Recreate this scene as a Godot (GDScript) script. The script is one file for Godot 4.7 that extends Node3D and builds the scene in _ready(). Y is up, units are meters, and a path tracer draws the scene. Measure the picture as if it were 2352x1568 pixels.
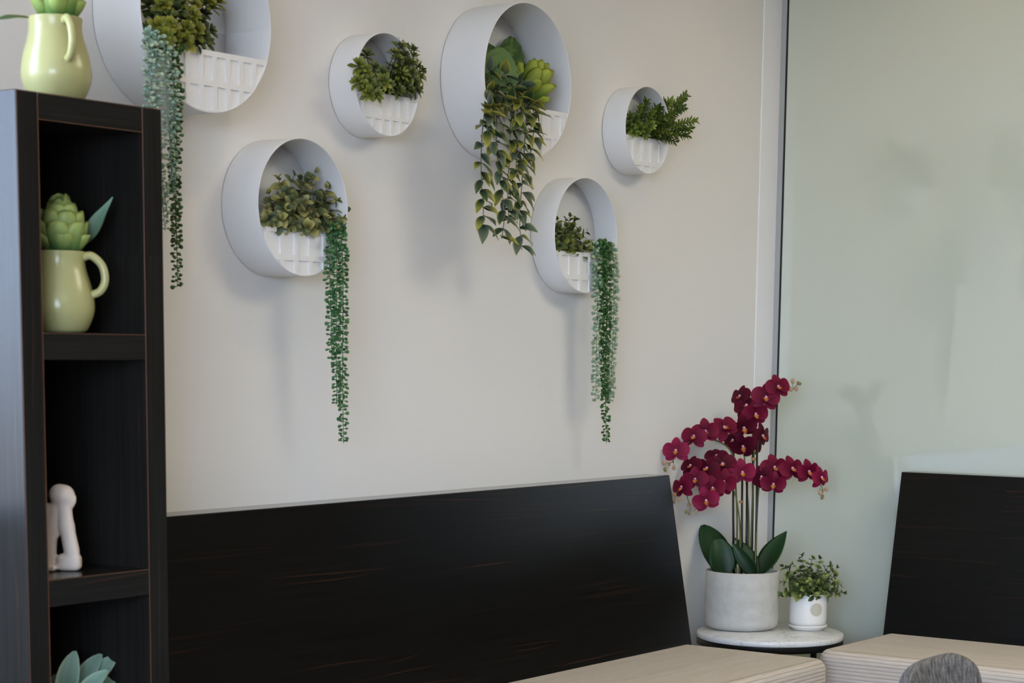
extends Node3D

# ---------------------------------------------------------------- camera data (pixels of a 2352 x 1568 frame)
const FOCAL := 4645.0
const MID_Y := 1479.4          # where the optical axis meets the (cropped) picture
const EYE := Vector3(-5.375, 1.243, 2.915)
var cam_right: Vector3
var cam_up: Vector3
var cam_fwd: Vector3
var used := {}
var M := {}
var rng := RandomNumberGenerator.new()

# ---------------------------------------------------------------- small helpers
func ray(px: float, py: float) -> Vector3:
	return cam_fwd + cam_right * ((px - 1176.0) / FOCAL) - cam_up * ((py - MID_Y) / FOCAL)

func at_z(px: float, py: float, z: float) -> Vector3:
	var d := ray(px, py)
	return EYE + d * ((z - EYE.z) / d.z)

func at_y(px: float, py: float, y: float) -> Vector3:
	var d := ray(px, py)
	return EYE + d * ((y - EYE.y) / d.y)

func at_d(px: float, py: float, dist: float) -> Vector3:
	return EYE + ray(px, py) * dist

func dist_of(p: Vector3) -> float:
	return (p - EYE).dot(cam_fwd)

func rf(a: float, b: float) -> float:
	return rng.randf_range(a, b)

func numbered(n: String) -> String:
	if not used.has(n):
		used[n] = 0
		return n
	used[n] += 1
	return "%s_%03d" % [n, used[n]]

func thing(called: String, label: String, category: String, where := Vector3.ZERO, group := "") -> Node3D:
	var o := Node3D.new()
	o.name = numbered(called)
	add_child(o)
	o.position = where
	tag(o, label, category, group)
	return o

func tag(o: Node3D, label: String, category: String, group := "") -> void:
	o.set_meta("label", label)
	o.set_meta("category", category)
	if group:
		o.set_meta("group", group)

# moves a thing built in world coordinates so that its node stands at its base
func rebase(o: Node3D, base: Vector3) -> void:
	for c in o.get_children():
		c.position -= base
	o.position = base

# one named mesh; under a thing its vertices are given in world space unless local is true
func part(called: String, mesh: Mesh, m: Material, parent: Node3D, xf := Transform3D.IDENTITY, label := "") -> MeshInstance3D:
	var o := MeshInstance3D.new()
	o.name = called
	o.mesh = mesh
	o.material_override = null
	for k in mesh.get_surface_count():
		o.set_surface_override_material(k, m)
	parent.add_child(o, true)
	o.transform = xf
	if label:
		o.set_meta("label", label)
	return o

func struct(called: String, mesh: Mesh, m: Material, label: String) -> MeshInstance3D:
	var o := part(called, mesh, m, self)
	o.set_meta("kind", "structure")
	o.set_meta("label", label)
	return o

func new_st() -> SurfaceTool:
	var st := SurfaceTool.new()
	st.begin(Mesh.PRIMITIVE_TRIANGLES)
	return st

func done(st: SurfaceTool) -> ArrayMesh:
	st.index()
	st.generate_normals()
	return st.commit()

# a, b, c, d counter-clockwise seen from the front
func quad(st: SurfaceTool, a: Vector3, b: Vector3, c: Vector3, d: Vector3, ua := Vector2.ZERO, ub := Vector2.ZERO, uc := Vector2.ZERO, ud := Vector2.ZERO) -> void:
	for k in [[a, ua], [c, uc], [b, ub], [a, ua], [d, ud], [c, uc]]:
		st.set_uv(k[1])
		st.add_vertex(k[0])

func tri(st: SurfaceTool, a: Vector3, b: Vector3, c: Vector3) -> void:
	for k in [a, c, b]:
		st.set_uv(Vector2(k.x, k.y))
		st.add_vertex(k)

# box with chamfered edges; uvs in metres, grain along axis `grain` (0 x, 1 y, 2 z)
func box_into(st: SurfaceTool, lo: Vector3, hi: Vector3, bev := 0.0, grain := 0) -> void:
	st.set_smooth_group(-1)
	var c := (lo + hi) * 0.5
	var h := (hi - lo) * 0.5
	var b := minf(bev, minf(h.x, minf(h.y, h.z)) * 0.9)
	var uvf := func(p: Vector3, ax: int) -> Vector2:
		var o := [p.x, p.y, p.z]
		var rest := []
		for k in 3:
			if k != grain and k != ax:
				rest.append(o[k])
		if ax == grain:
			return Vector2(rest[0], rest[1])
		return Vector2(o[grain], rest[0] + 0.37 * ax)
	for ax in 3:
		for s in [-1.0, 1.0]:
			var u := (ax + 1) % 3
			var v := (ax + 2) % 3
			var q := []
			for k in [[-1, -1], [1, -1], [1, 1], [-1, 1]]:
				var p := Vector3.ZERO
				p[ax] = s * h[ax]
				p[u] = k[0] * (h[u] - b)
				p[v] = k[1] * (h[v] - b)
				q.append(c + p)
			if s < 0:
				q.reverse()
			quad(st, q[0], q[1], q[2], q[3], uvf.call(q[0], ax), uvf.call(q[1], ax), uvf.call(q[2], ax), uvf.call(q[3], ax))
	if b <= 0.0:
		return
	for ax in 3:
		var u := (ax + 1) % 3
		var v := (ax + 2) % 3
		for su in [-1.0, 1.0]:
			for sv in [-1.0, 1.0]:
				var q := []
				for k in [[0, -1], [1, -1], [1, 1], [0, 1]]:
					var p := Vector3.ZERO
					p[ax] = k[1] * (h[ax] - b)
					p[u] = su * (h[u] - (b if k[0] == 1 else 0.0))
					p[v] = sv * (h[v] - (b if k[0] == 0 else 0.0))
					q.append(c + p)
				if su * sv < 0:
					q.reverse()
				quad(st, q[0], q[3], q[2], q[1], uvf.call(q[0], u), uvf.call(q[3], u), uvf.call(q[2], u), uvf.call(q[1], u))
	for sx in [-1.0, 1.0]:
		for sy in [-1.0, 1.0]:
			for sz in [-1.0, 1.0]:
				var a := c + Vector3(sx * h.x, sy * (h.y - b), sz * (h.z - b))
				var d := c + Vector3(sx * (h.x - b), sy * h.y, sz * (h.z - b))
				var e := c + Vector3(sx * (h.x - b), sy * (h.y - b), sz * h.z)
				if sx * sy * sz > 0:
					tri(st, a, d, e)
				else:
					tri(st, a, e, d)

func box(lo: Vector3, hi: Vector3, bev := 0.0, grain := 0) -> ArrayMesh:
	var st := new_st()
	box_into(st, lo, hi, bev, grain)
	return done(st)

# profile of (radius, height) from bottom to top, outside seen from outside
func lathe_into(st: SurfaceTool, prof: Array, seg := 48, at := Vector3.ZERO) -> void:
	st.set_smooth_group(0)
	for i in prof.size() - 1:
		var p: Vector2 = prof[i]
		var q: Vector2 = prof[i + 1]
		for k in seg:
			var a := TAU * k / seg
			var b := TAU * (k + 1) / seg
			var f := func(r: Vector2, t: float) -> Vector3:
				return at + Vector3(r.x * cos(t), r.y, -r.x * sin(t))
			quad(st, f.call(p, a), f.call(p, b), f.call(q, b), f.call(q, a),
				Vector2(float(k) / seg, p.y), Vector2(float(k + 1) / seg, p.y), Vector2(float(k + 1) / seg, q.y), Vector2(float(k) / seg, q.y))

func lathe(prof: Array, seg := 48, at := Vector3.ZERO) -> ArrayMesh:
	var st := new_st()
	lathe_into(st, prof, seg, at)
	return done(st)

# a smooth profile through a few points
func smooth(pts: Array, per := 6) -> Array:
	var c := Curve2D.new()
	var n := pts.size()
	for i in n:
		var t := Vector2.ZERO
		if i > 0 and i < n - 1:
			t = (pts[i + 1] - pts[i - 1]) / 6.0
		c.add_point(pts[i], -t, t)
	var out := []
	for i in n - 1:
		for k in per:
			out.append(c.sample(i, float(k) / per))
	out.append(pts[n - 1])
	return out

func smooth3(pts: Array, per := 6) -> Array:
	var n := pts.size()
	var out := []
	for i in n - 1:
		var a: Vector3 = pts[i]
		var b: Vector3 = pts[i + 1]
		var pre: Vector3 = pts[maxi(i - 1, 0)]
		var post: Vector3 = pts[mini(i + 2, n - 1)]
		for k in per:
			out.append(a.cubic_interpolate(b, pre, post, float(k) / per))
	out.append(pts[n - 1])
	return out

# tube along points; radius interpolated r0 -> r1, capped
func tube_into(st: SurfaceTool, pts: Array, r0: float, r1: float, seg := 8) -> void:
	st.set_smooth_group(0)
	var n := pts.size()
	var rings := []
	var side := Vector3.ZERO
	for i in n:
		var d: Vector3 = (pts[mini(i + 1, n - 1)] - pts[maxi(i - 1, 0)]).normalized()
		if side == Vector3.ZERO:
			side = d.cross(Vector3.UP if absf(d.y) < 0.9 else Vector3.RIGHT).normalized()
		side = (side - d * side.dot(d)).normalized()
		var other := d.cross(side)
		var r := lerpf(r0, r1, float(i) / maxf(n - 1, 1))
		var ring := []
		for k in seg:
			var a := TAU * k / seg
			ring.append(pts[i] + (side * cos(a) + other * sin(a)) * r)
		rings.append(ring)
	for i in n - 1:
		for k in seg:
			var k2 := (k + 1) % seg
			quad(st, rings[i][k], rings[i][k2], rings[i + 1][k2], rings[i + 1][k],
				Vector2(float(k) / seg, i), Vector2(float(k + 1) / seg, i), Vector2(float(k + 1) / seg, i + 1), Vector2(float(k) / seg, i + 1))
	for k in range(1, seg - 1):
		tri(st, rings[0][0], rings[0][k + 1], rings[0][k])
		tri(st, rings[n - 1][0], rings[n - 1][k], rings[n - 1][k + 1])

func tube(pts: Array, r0: float, r1: float, seg := 8) -> ArrayMesh:
	var st := new_st()
	tube_into(st, pts, r0, r1, seg)
	return done(st)

# flat-ended extrusion of a polygon in the xy plane (counter-clockwise) between z0 and z1
func prism_into(st: SurfaceTool, poly: PackedVector2Array, z0: float, z1: float) -> void:
	st.set_smooth_group(-1)
	if Geometry2D.is_polygon_clockwise(poly):
		poly.reverse()
	var idx := Geometry2D.triangulate_polygon(poly)
	for i in range(0, idx.size(), 3):
		var a := poly[idx[i]]
		var b := poly[idx[i + 1]]
		var c := poly[idx[i + 2]]
		if (b - a).cross(c - a) < 0:
			var t := b
			b = c
			c = t
		tri(st, Vector3(a.x, a.y, z1), Vector3(b.x, b.y, z1), Vector3(c.x, c.y, z1))
		tri(st, Vector3(a.x, a.y, z0), Vector3(c.x, c.y, z0), Vector3(b.x, b.y, z0))
	for i in poly.size():
		var a := poly[i]
		var b := poly[(i + 1) % poly.size()]
		quad(st, Vector3(a.x, a.y, z0), Vector3(b.x, b.y, z0), Vector3(b.x, b.y, z1), Vector3(a.x, a.y, z1))

# ---------------------------------------------------------------- leaves
# grows along +Y from the origin, upper side towards +Z. shape: "round", "spat", "ovate", "lance"
func half_width(shape: String, t: float) -> float:
	match shape:
		"round":
			return pow(maxf(sin(PI * pow(t, 0.85)), 0.0), 0.55)
		"spat":
			return 0.22 * sin(PI * minf(t * 1.2, 1.0)) + pow(maxf(sin(PI * pow(t, 2.1)), 0.0), 0.7)
		"oblong":
			return pow(maxf(sin(PI * pow(t, 1.3)), 0.0), 0.6)
		"lance":
			return maxf(sin(PI * pow(t, 0.8)), 0.0) * (1.0 - 0.25 * t)
		"bract":
			return lerpf(0.55, 1.0, minf(t * 2.2, 1.0)) * pow(maxf(1.0 - pow(t, 3.2), 0.0), 0.6)
		"petal":
			return pow(maxf(sin(PI * pow(t, 0.95)), 0.0), 0.42) * lerpf(0.7, 1.0, t)
	return pow(maxf(sin(PI * pow(t, 0.78)), 0.0), 0.85)

# c0 base, c1 tip, ce edge colour (linear); edge: how far it reaches in; cup > 0 lifts the sides, bend > 0 drops the tip
func leaf_into(st: SurfaceTool, xf: Transform3D, length: float, width: float, shape: String, cup: float, bend: float, c0: Color, c1: Color, ce: Color, edge := 0.0, nl := 6, nw := 4, wave := 0.0, thick := 0.0) -> void:
	st.set_smooth_group(0)
	var grid := []
	for i in nl + 1:
		var t := float(i) / nl
		var w := half_width(shape, clampf(t, 0.012, 0.99)) * width * 0.5
		var ang := bend * t
		var y := length * (sin(ang) / bend if absf(bend) > 0.01 else t)
		var z := -length * ((1.0 - cos(ang)) / bend if absf(bend) > 0.01 else 0.0)
		var row := []
		for j in nw + 1:
			var s := 2.0 * j / nw - 1.0
			var p := Vector3(s * w, y, z + cup * absf(s) * absf(s) * w + wave * width * sin(t * 9.0 + s * 2.0) * absf(s))
			var c := c0.lerp(c1, smoothstep(0.1, 0.95, t))
			if edge > 0.0:
				c = c.lerp(ce, clampf((absf(s) - 1.0 + edge * (0.35 + 1.4 * t)) / edge, 0.0, 1.0))
			c = c.lerp(Color(c.r * 0.8, c.g * 0.8, c.b * 0.8), 0.5 if j * 2 == nw else 0.0)
			row.append([xf * p, c])
		grid.append(row)
	for i in nl:
		for j in nw:
			for k in [[i, j], [i + 1, j + 1], [i, j + 1], [i, j], [i + 1, j], [i + 1, j + 1]]:
				var g = grid[k[0]][k[1]]
				st.set_color(g[1])
				st.set_uv(Vector2(float(k[1]) / nw, float(k[0]) / nl))
				st.add_vertex(g[0])
	if thick > 0.0:
		for i in nl:
			for j in nw:
				for k in [[i, j], [i, j + 1], [i + 1, j + 1], [i, j], [i + 1, j + 1], [i + 1, j]]:
					var g = grid[k[0]][k[1]]
					var inset: float = 1.0 if k[1] > 0 and k[1] < nw and k[0] < nl else 0.0
					st.set_color(Color(g[1].r * 0.9, g[1].g * 0.9, g[1].b * 0.9))
					st.set_uv(Vector2(float(k[1]) / nw, float(k[0]) / nl))
					st.add_vertex(g[0] - xf.basis.z.normalized() * thick * inset)

func leaf(length: float, width: float, shape: String, cup: float, bend: float, c0: Color, c1: Color, ce := Color.BLACK, edge := 0.0, nl := 6, nw := 4, wave := 0.0, thick := 0.0) -> ArrayMesh:
	var st := new_st()
	leaf_into(st, Transform3D.IDENTITY, length, width, shape, cup, bend, c0, c1, ce, edge, nl, nw, wave, thick)
	return done(st)

# basis whose Y runs along dir and whose Z looks as far as it can towards face
func aim(dir: Vector3, face: Vector3) -> Basis:
	var y := dir.normalized()
	var x := y.cross(face)
	if x.length() < 0.01:
		x = y.cross(Vector3(0.31, 0.2, 0.93))
	x = x.normalized()
	return Basis(x, y, x.cross(y))

func lin(r: int, g: int, b: int) -> Color:
	return Color8(r, g, b).srgb_to_linear()

func rand_dir() -> Vector3:
	var y := rf(-1, 1)
	var a := rf(0, TAU)
	var r := sqrt(1 - y * y)
	return Vector3(r * cos(a), y, r * sin(a))

# ---------------------------------------------------------------- materials
func mat(color: Color, rough: float, spec := 0.5) -> StandardMaterial3D:
	var m := StandardMaterial3D.new()
	m.albedo_color = color
	m.roughness = rough
	m.metallic_specular = spec
	return m

func leaf_mat(rough: float, back: float, spec := 0.4) -> StandardMaterial3D:
	var m := mat(Color.WHITE, rough, spec)
	m.vertex_color_use_as_albedo = true
	m.cull_mode = BaseMaterial3D.CULL_DISABLED
	if back > 0.0:
		m.backlight_enabled = true
		m.backlight = Color(back, back, back * 0.6)
	return m

func noise(freq: float, sd: int, oct := 3) -> FastNoiseLite:
	var n := FastNoiseLite.new()
	n.seed = sd
	n.frequency = freq
	n.noise_type = FastNoiseLite.TYPE_SIMPLEX_SMOOTH
	n.fractal_octaves = oct
	return n

# dark ebony veneer: fine lengthwise grain and a few fine brown streaks
func wood_texture(w: int, h: int, sd: int, streaks: int, strong: float, tone: float) -> ImageTexture:
	var im := Image.create_empty(w, h, false, Image.FORMAT_RGB8)
	var n1 := noise(0.01, sd)
	var n2 := noise(0.02, sd + 7, 2)
	for y in h:
		for x in w:
			var a := n1.get_noise_2d(x * 0.35, y * 24.0)
			var b := n2.get_noise_2d(x * 0.12, y * 4.0)
			var v := tone + 4.5 * a + 4.5 * b
			im.set_pixel(x, y, Color8(int(v + 1.0), int(v), int(v - 2.0)))
	var r := RandomNumberGenerator.new()
	r.seed = sd
	for s in streaks:
		var x0 := r.randi_range(-200, w)
		var y := r.randf_range(0, h)
		var ln := r.randf_range(0.06, 0.3) * w
		var slope := r.randf_range(-0.02, 0.05)
		var heat := pow(r.randf(), 1.5) * strong
		var ph := r.randf() * 6.0
		for i in int(ln):
			var t := i / ln
			var yy := y + slope * i + 2.0 * sin(t * 5.0 + ph)
			var k := heat * pow(sin(PI * t), 1.4)
			for o in 2:
				var px := x0 + i
				var py := int(floor(yy)) + o
				if px < 0 or px >= w or py < 0 or py >= h:
					continue
				var f := k * (1.0 - absf(yy - floor(yy) - o))
				var c := im.get_pixel(px, py)
				im.set_pixel(px, py, c.lerp(Color8(122, 66, 34), f))
	return ImageTexture.create_from_image(im)

func wood(tex: Texture2D, metres: Vector2, rough: float, spec: float) -> StandardMaterial3D:
	var m := mat(Color.WHITE, rough, spec)
	m.albedo_texture = tex
	m.uv1_scale = Vector3(1.0 / metres.x, 1.0 / metres.y, 1)
	return m

func make_materials() -> void:
	M.wall = mat(Color8(232, 229, 224), 0.85, 0.3)
	var wn := NoiseTexture2D.new()
	wn.width = 512
	wn.height = 512
	wn.noise = noise(0.03, 5, 4)
	wn.as_normal_map = true
	wn.bump_strength = 1.0
	wn.seamless = true
	M.wall.normal_enabled = true
	M.wall.normal_texture = wn
	M.wall.normal_scale = 0.08
	M.wall.uv1_triplanar = true
	M.wall.uv1_scale = Vector3(2, 2, 2)
	M.ceiling = mat(Color8(236, 234, 230), 0.9, 0.2)
	M.floor = mat(Color8(112, 100, 88), 0.5)  # unseen floor, kept dark to weaken the bounced light
	M.timber = mat(Color8(46, 40, 36), 0.6)
	M.wall_dark = mat(Color8(104, 92, 82), 0.8)  # for unseen stretches of wall, dark so that they bounce less light
	M.glass = mat(Color8(202, 207, 191), 0.012, 0.75)
	M.glass.clearcoat_enabled = true
	M.glass.clearcoat = 1.0
	M.glass.clearcoat_roughness = 0.01
	M.trim = mat(Color8(240, 240, 242), 0.4)
	M.channel = mat(Color8(168, 172, 172), 0.5)
	M.gasket = mat(Color8(14, 15, 15), 0.6)
	M.frame = mat(Color8(60, 62, 64), 0.4)
	M.pane = mat(Color(0.95, 0.98, 1.0, 0.06), 0.02)
	M.pane.transparency = BaseMaterial3D.TRANSPARENCY_ALPHA
	M.metal_white = mat(Color8(230, 230, 229), 0.5, 0.45)
	M.basket = mat(Color8(236, 235, 233), 0.5, 0.5)
	M.wood_bench = wood(wood_texture(2048, 512, 11, 170, 0.8, 11.0), Vector2(2.6, 0.62), 0.3, 0.33)
	M.wood_edge = mat(Color8(40, 36, 30), 0.08, 0.8)
	M.wood_shelf = wood(wood_texture(1024, 512, 23, 70, 0.6, 32.0), Vector2(1.4, 0.5), 0.2, 0.28)
	M.wood_bench.uv1_offset = Vector3(0.3, 0.2, 0)
	M.edge = mat(Color8(104, 66, 42), 0.5)
	M.jug = mat(Color8(174, 171, 117), 0.22, 0.45)
	M.statue = mat(Color8(226, 210, 196), 0.75, 0.3)
	M.black_metal = mat(Color8(20, 21, 22), 0.4)
	M.saucer = mat(Color8(236, 234, 230), 0.35)
	M.soil = mat(Color8(38, 30, 24), 0.95, 0.2)
	M.sticker = mat(Color8(196, 192, 172), 0.55)
	M.stake = mat(Color8(16, 20, 18), 0.4)
	M.lamp_rim = mat(Color8(240, 240, 240), 0.4)
	M.leaf = leaf_mat(0.5, 0.25)
	M.leaf_gloss = leaf_mat(0.35, 0.15, 0.5)
	M.leaf_orchid = leaf_mat(0.42, 0.05, 0.35)
	M.bract = leaf_mat(0.5, 0.12)
	M.petal = leaf_mat(0.6, 0.25, 0.3)
	M.bead = leaf_mat(0.45, 0.1)
	M.stem = leaf_mat(0.6, 0.0)
	M.marble = mat(Color.WHITE, 0.22, 0.5)
	M.marble.albedo_texture = marble_texture()
	M.marble.uv1_triplanar = true
	M.marble.uv1_scale = Vector3(2.2, 2.2, 2.2)
	M.concrete = mat(Color.WHITE, 0.7, 0.3)
	M.concrete.albedo_texture = concrete_texture()
	M.concrete.uv1_triplanar = true
	M.concrete.uv1_scale = Vector3(4, 4, 4)
	M.seat = mat(Color(0.94, 0.965, 1.0), 0.8, 0.25)
	var rib := rib_textures()
	M.seat.albedo_texture = rib[0]
	M.seat.normal_enabled = true
	M.seat.normal_texture = rib[1]
	M.seat.normal_scale = 0.7
	M.seat.uv1_scale = Vector3(1.0 / 0.6, 1.0 / 0.24, 1)
	M.stitch = mat(Color8(214, 204, 190), 0.8)
	M.tweed = mat(Color.WHITE, 0.9, 0.2)
	M.tweed.albedo_texture = tweed_texture()
	M.tweed.uv1_scale = Vector3(1.0 / 0.25, 1.0 / 0.25, 1)
	M.tweed.rim_enabled = true
	M.tweed.rim = 0.1

func marble_texture() -> ImageTexture:
	var n := 512
	var im := Image.create_empty(n, n, false, Image.FORMAT_RGB8)
	var a := noise(0.006, 3, 4)
	var b := noise(0.02, 9, 4)
	for y in n:
		for x in n:
			var wx := x + 50.0 * b.get_noise_2d(x, y)
			var wy := y + 50.0 * b.get_noise_2d(x + 900, y)
			var v := 1.0 - absf(a.get_noise_2d(wx, wy))
			var vein := pow(clampf(v, 0, 1), 22.0) * clampf(0.4 + b.get_noise_2d(y * 0.4, x * 0.4), 0, 1)
			var cloud := 0.5 + 0.5 * a.get_noise_2d(x + 400, y + 100)
			var c := Color8(236, 236, 234).lerp(Color8(206, 208, 210), cloud * 0.5)
			im.set_pixel(x, y, c.lerp(Color8(128, 130, 136), clampf(vein * 1.1, 0, 0.8)))
	return ImageTexture.create_from_image(im)

func concrete_texture() -> ImageTexture:
	var n := 512
	var im := Image.create_empty(n, n, false, Image.FORMAT_RGB8)
	var a := noise(0.012, 31, 5)
	var b := noise(0.12, 4, 2)
	for y in n:
		for x in n:
			var v := 190.0 + 14.0 * a.get_noise_2d(x, y) + 5.0 * b.get_noise_2d(x, y)
			im.set_pixel(x, y, Color8(int(v + 2), int(v), int(v - 7)))
	return ImageTexture.create_from_image(im)

# ribbed upholstery: ribs run along u
func rib_textures() -> Array:
	var w := 512
	var h := 512
	var im := Image.create_empty(w, h, false, Image.FORMAT_RGB8)
	var bump := Image.create_empty(w, h, false, Image.FORMAT_RGB8)
	var a := noise(0.02, 17, 3)
	var f := noise(0.3, 18, 2)
	for y in h:
		var v := float(y) / h * 24.0
		var rib := absf(sin(PI * v))
		var tone := 0.5 + 0.5 * a.get_noise_1d(floor(v) * 57.0)
		for x in w:
			var k := a.get_noise_2d(x * 0.5, y * 5.0)
			var line := pow(1.0 - rib, 4.0)
			var c := Color8(228, 212, 194).lerp(Color8(208, 190, 170), tone * 0.8)
			c = c.lerp(Color8(240, 229, 214), clampf(k * 0.9, 0, 0.6))
			c = c.lerp(Color8(158, 142, 126), line * (0.3 + 0.5 * tone))
			var e := f.get_noise_2d(x, y) * 0.04
			im.set_pixel(x, y, Color(c.r + e, c.g + e, c.b + e))
			var g := clampf(pow(rib, 0.6) * 0.8 + e, 0, 1)
			bump.set_pixel(x, y, Color(g, g, g))
	bump.bump_map_to_normal_map(4.0)
	return [ImageTexture.create_from_image(im), ImageTexture.create_from_image(bump)]

func tweed_texture() -> ImageTexture:
	var n := 512
	var im := Image.create_empty(n, n, false, Image.FORMAT_RGB8)
	var a := noise(0.05, 41, 3)
	var b := noise(0.05, 43, 3)
	var c := noise(0.35, 47, 1)
	for y in n:
		for x in n:
			var v := 92.0 + 42.0 * a.get_noise_2d(x * 2.0 + y * 0.5, y * 0.3) + 10.0 * b.get_noise_2d(x * 0.4, y * 2.4) + 14.0 * c.get_noise_2d(x, y)
			im.set_pixel(x, y, Color8(int(clampf(v + 4, 0, 255)), int(clampf(v - 1, 0, 255)), int(clampf(v - 7, 0, 255))))
	return ImageTexture.create_from_image(im)

# ---------------------------------------------------------------- scene
func _ready() -> void:
	rng.seed = 77
	# camera
	var yaw := deg_to_rad(35.618)
	var pitch := deg_to_rad(-8.222)
	var roll := deg_to_rad(0.5876)
	cam_fwd = Vector3(cos(yaw) * cos(pitch), sin(pitch), -sin(yaw) * cos(pitch))
	var r0 := Vector3(sin(yaw), 0, cos(yaw))
	var u0 := r0.cross(cam_fwd)
	cam_right = r0 * cos(roll) + u0 * sin(roll)
	cam_up = u0 * cos(roll) - r0 * sin(roll)
	var cam := Camera3D.new()
	cam.name = "camera"
	add_child(cam)
	cam.transform = Transform3D(Basis(cam_right, cam_up, -cam_fwd), EYE)
	var lens := CameraAttributesPhysical.new()
	lens.frustum_focal_length = 50.0
	lens.frustum_focus_distance = 4.9
	lens.frustum_near = 0.05
	lens.frustum_far = 100.0
	lens.exposure_aperture = 5.0
	cam.attributes = lens
	cam.projection = Camera3D.PROJECTION_FRUSTUM
	cam.near = 0.05
	cam.far = 100.0
	cam.size = 1568.0 / FOCAL * 0.05
	cam.frustum_offset = Vector2(0, (MID_Y - 784.0) / FOCAL * 0.05)
	cam.current = true

	# sky and exposure
	var env := Environment.new()
	env.background_mode = Environment.BG_SKY
	var sky := Sky.new()
	var sm := ProceduralSkyMaterial.new()
	sm.sky_top_color = Color8(190, 213, 251)
	sm.sky_horizon_color = Color8(201, 221, 251)
	sm.ground_horizon_color = Color8(186, 205, 236)
	sm.ground_bottom_color = Color8(120, 120, 118)
	sm.sky_energy_multiplier = 1.0
	sm.ground_energy_multiplier = 1.0
	env.background_energy_multiplier = 27.0
	sky.sky_material = sm
	env.sky = sky
	env.tonemap_mode = Environment.TONE_MAPPER_LINEAR
	env.tonemap_exposure = 0.92
	env.sdfgi_enabled = true
	env.ssao_enabled = true
	env.ssil_enabled = true
	var we := WorldEnvironment.new()
	we.name = "world_environment"
	we.environment = env
	add_child(we)

	make_materials()
	room()
	lamps()
	benches()
	shelf()
	planters()
	corner_table()
	planter_plants()
	shelf_things()
	orchid()
	small_plant()
	chair()

func downlight(x: float, z: float, energy: float, label: String) -> void:
	var y := 2.7
	var o := thing("ceiling_downlight", label, "downlight", Vector3(x, y, z), "warm ceiling downlights")
	part("rim", lathe([Vector2(0.045, -0.001), Vector2(0.045, -0.012), Vector2(0.06, -0.012), Vector2(0.062, -0.001)], 32), M.lamp_rim, o)
	var gm := mat(Color8(255, 240, 220), 0.5)
	gm.emission_enabled = true
	gm.emission = Color8(255, 226, 190)
	gm.emission_energy_multiplier = 5.0
	part("lens", lathe([Vector2(0.0001, -0.006), Vector2(0.044, -0.004)], 32), gm, o)
	var l := SpotLight3D.new()
	l.name = "beam"
	o.add_child(l)
	l.position = Vector3(0, -0.03, 0)
	l.rotation = Vector3(-PI / 2, 0, 0)
	l.spot_angle = 68.0
	l.spot_angle_attenuation = 0.9
	l.spot_range = 12.0
	l.spot_attenuation = 2.0
	l.light_color = Color8(255, 222, 184)
	l.light_energy = energy
	l.light_size = 0.025
	l.shadow_enabled = true

func lamps() -> void:
	downlight(-0.5, 0.66, 0.16, "warm round downlight in the ceiling before the corner")
	downlight(-2.4, 0.84, 0.21, "warm round downlight in the ceiling before the planters")
	downlight(-4.3, 0.84, 0.32, "added warm fill downlight in the ceiling, out of view near the left window")  # added fill lamp further along the ceiling, out of view
	var k := 0
	for p in [Vector3(-1.15, 2.69, 2.5), Vector3(-5.2, 2.69, 4.6)]:  # unseen ceiling panels, placed for soft ambient light and a brighter corner
		var o := thing("unseen_panel_light", ["unseen square ceiling panel light, placed to light the corner by the frosted glass", "unseen square ceiling panel light behind the viewer, placed to light the room softly"][k], "ceiling light", p, "unseen ceiling panel lights")
		k += 1
		part("frame", box(Vector3(-0.62, -0.02, -0.62), Vector3(0.62, 0.009, 0.62), 0.004), M.lamp_rim, o)
		var gm := mat(Color8(255, 246, 234), 0.6)
		gm.emission_enabled = true
		gm.emission = Color8(255, 249, 225)
		gm.emission_energy_multiplier = 3.0
		part("diffuser", box(Vector3(-0.58, -0.026, -0.58), Vector3(0.58, -0.019, 0.58)), gm, o)
		var l := AreaLight3D.new()
		l.name = "glow"
		o.add_child(l)
		l.area_size = Vector2(1.16, 1.16)
		l.position = Vector3(0, -0.04, 0)
		l.rotation = Vector3(-PI / 2, 0, 0)
		l.light_color = Color8(255, 249, 222)
		l.light_energy = 3.0
		l.shadow_enabled = true

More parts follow.
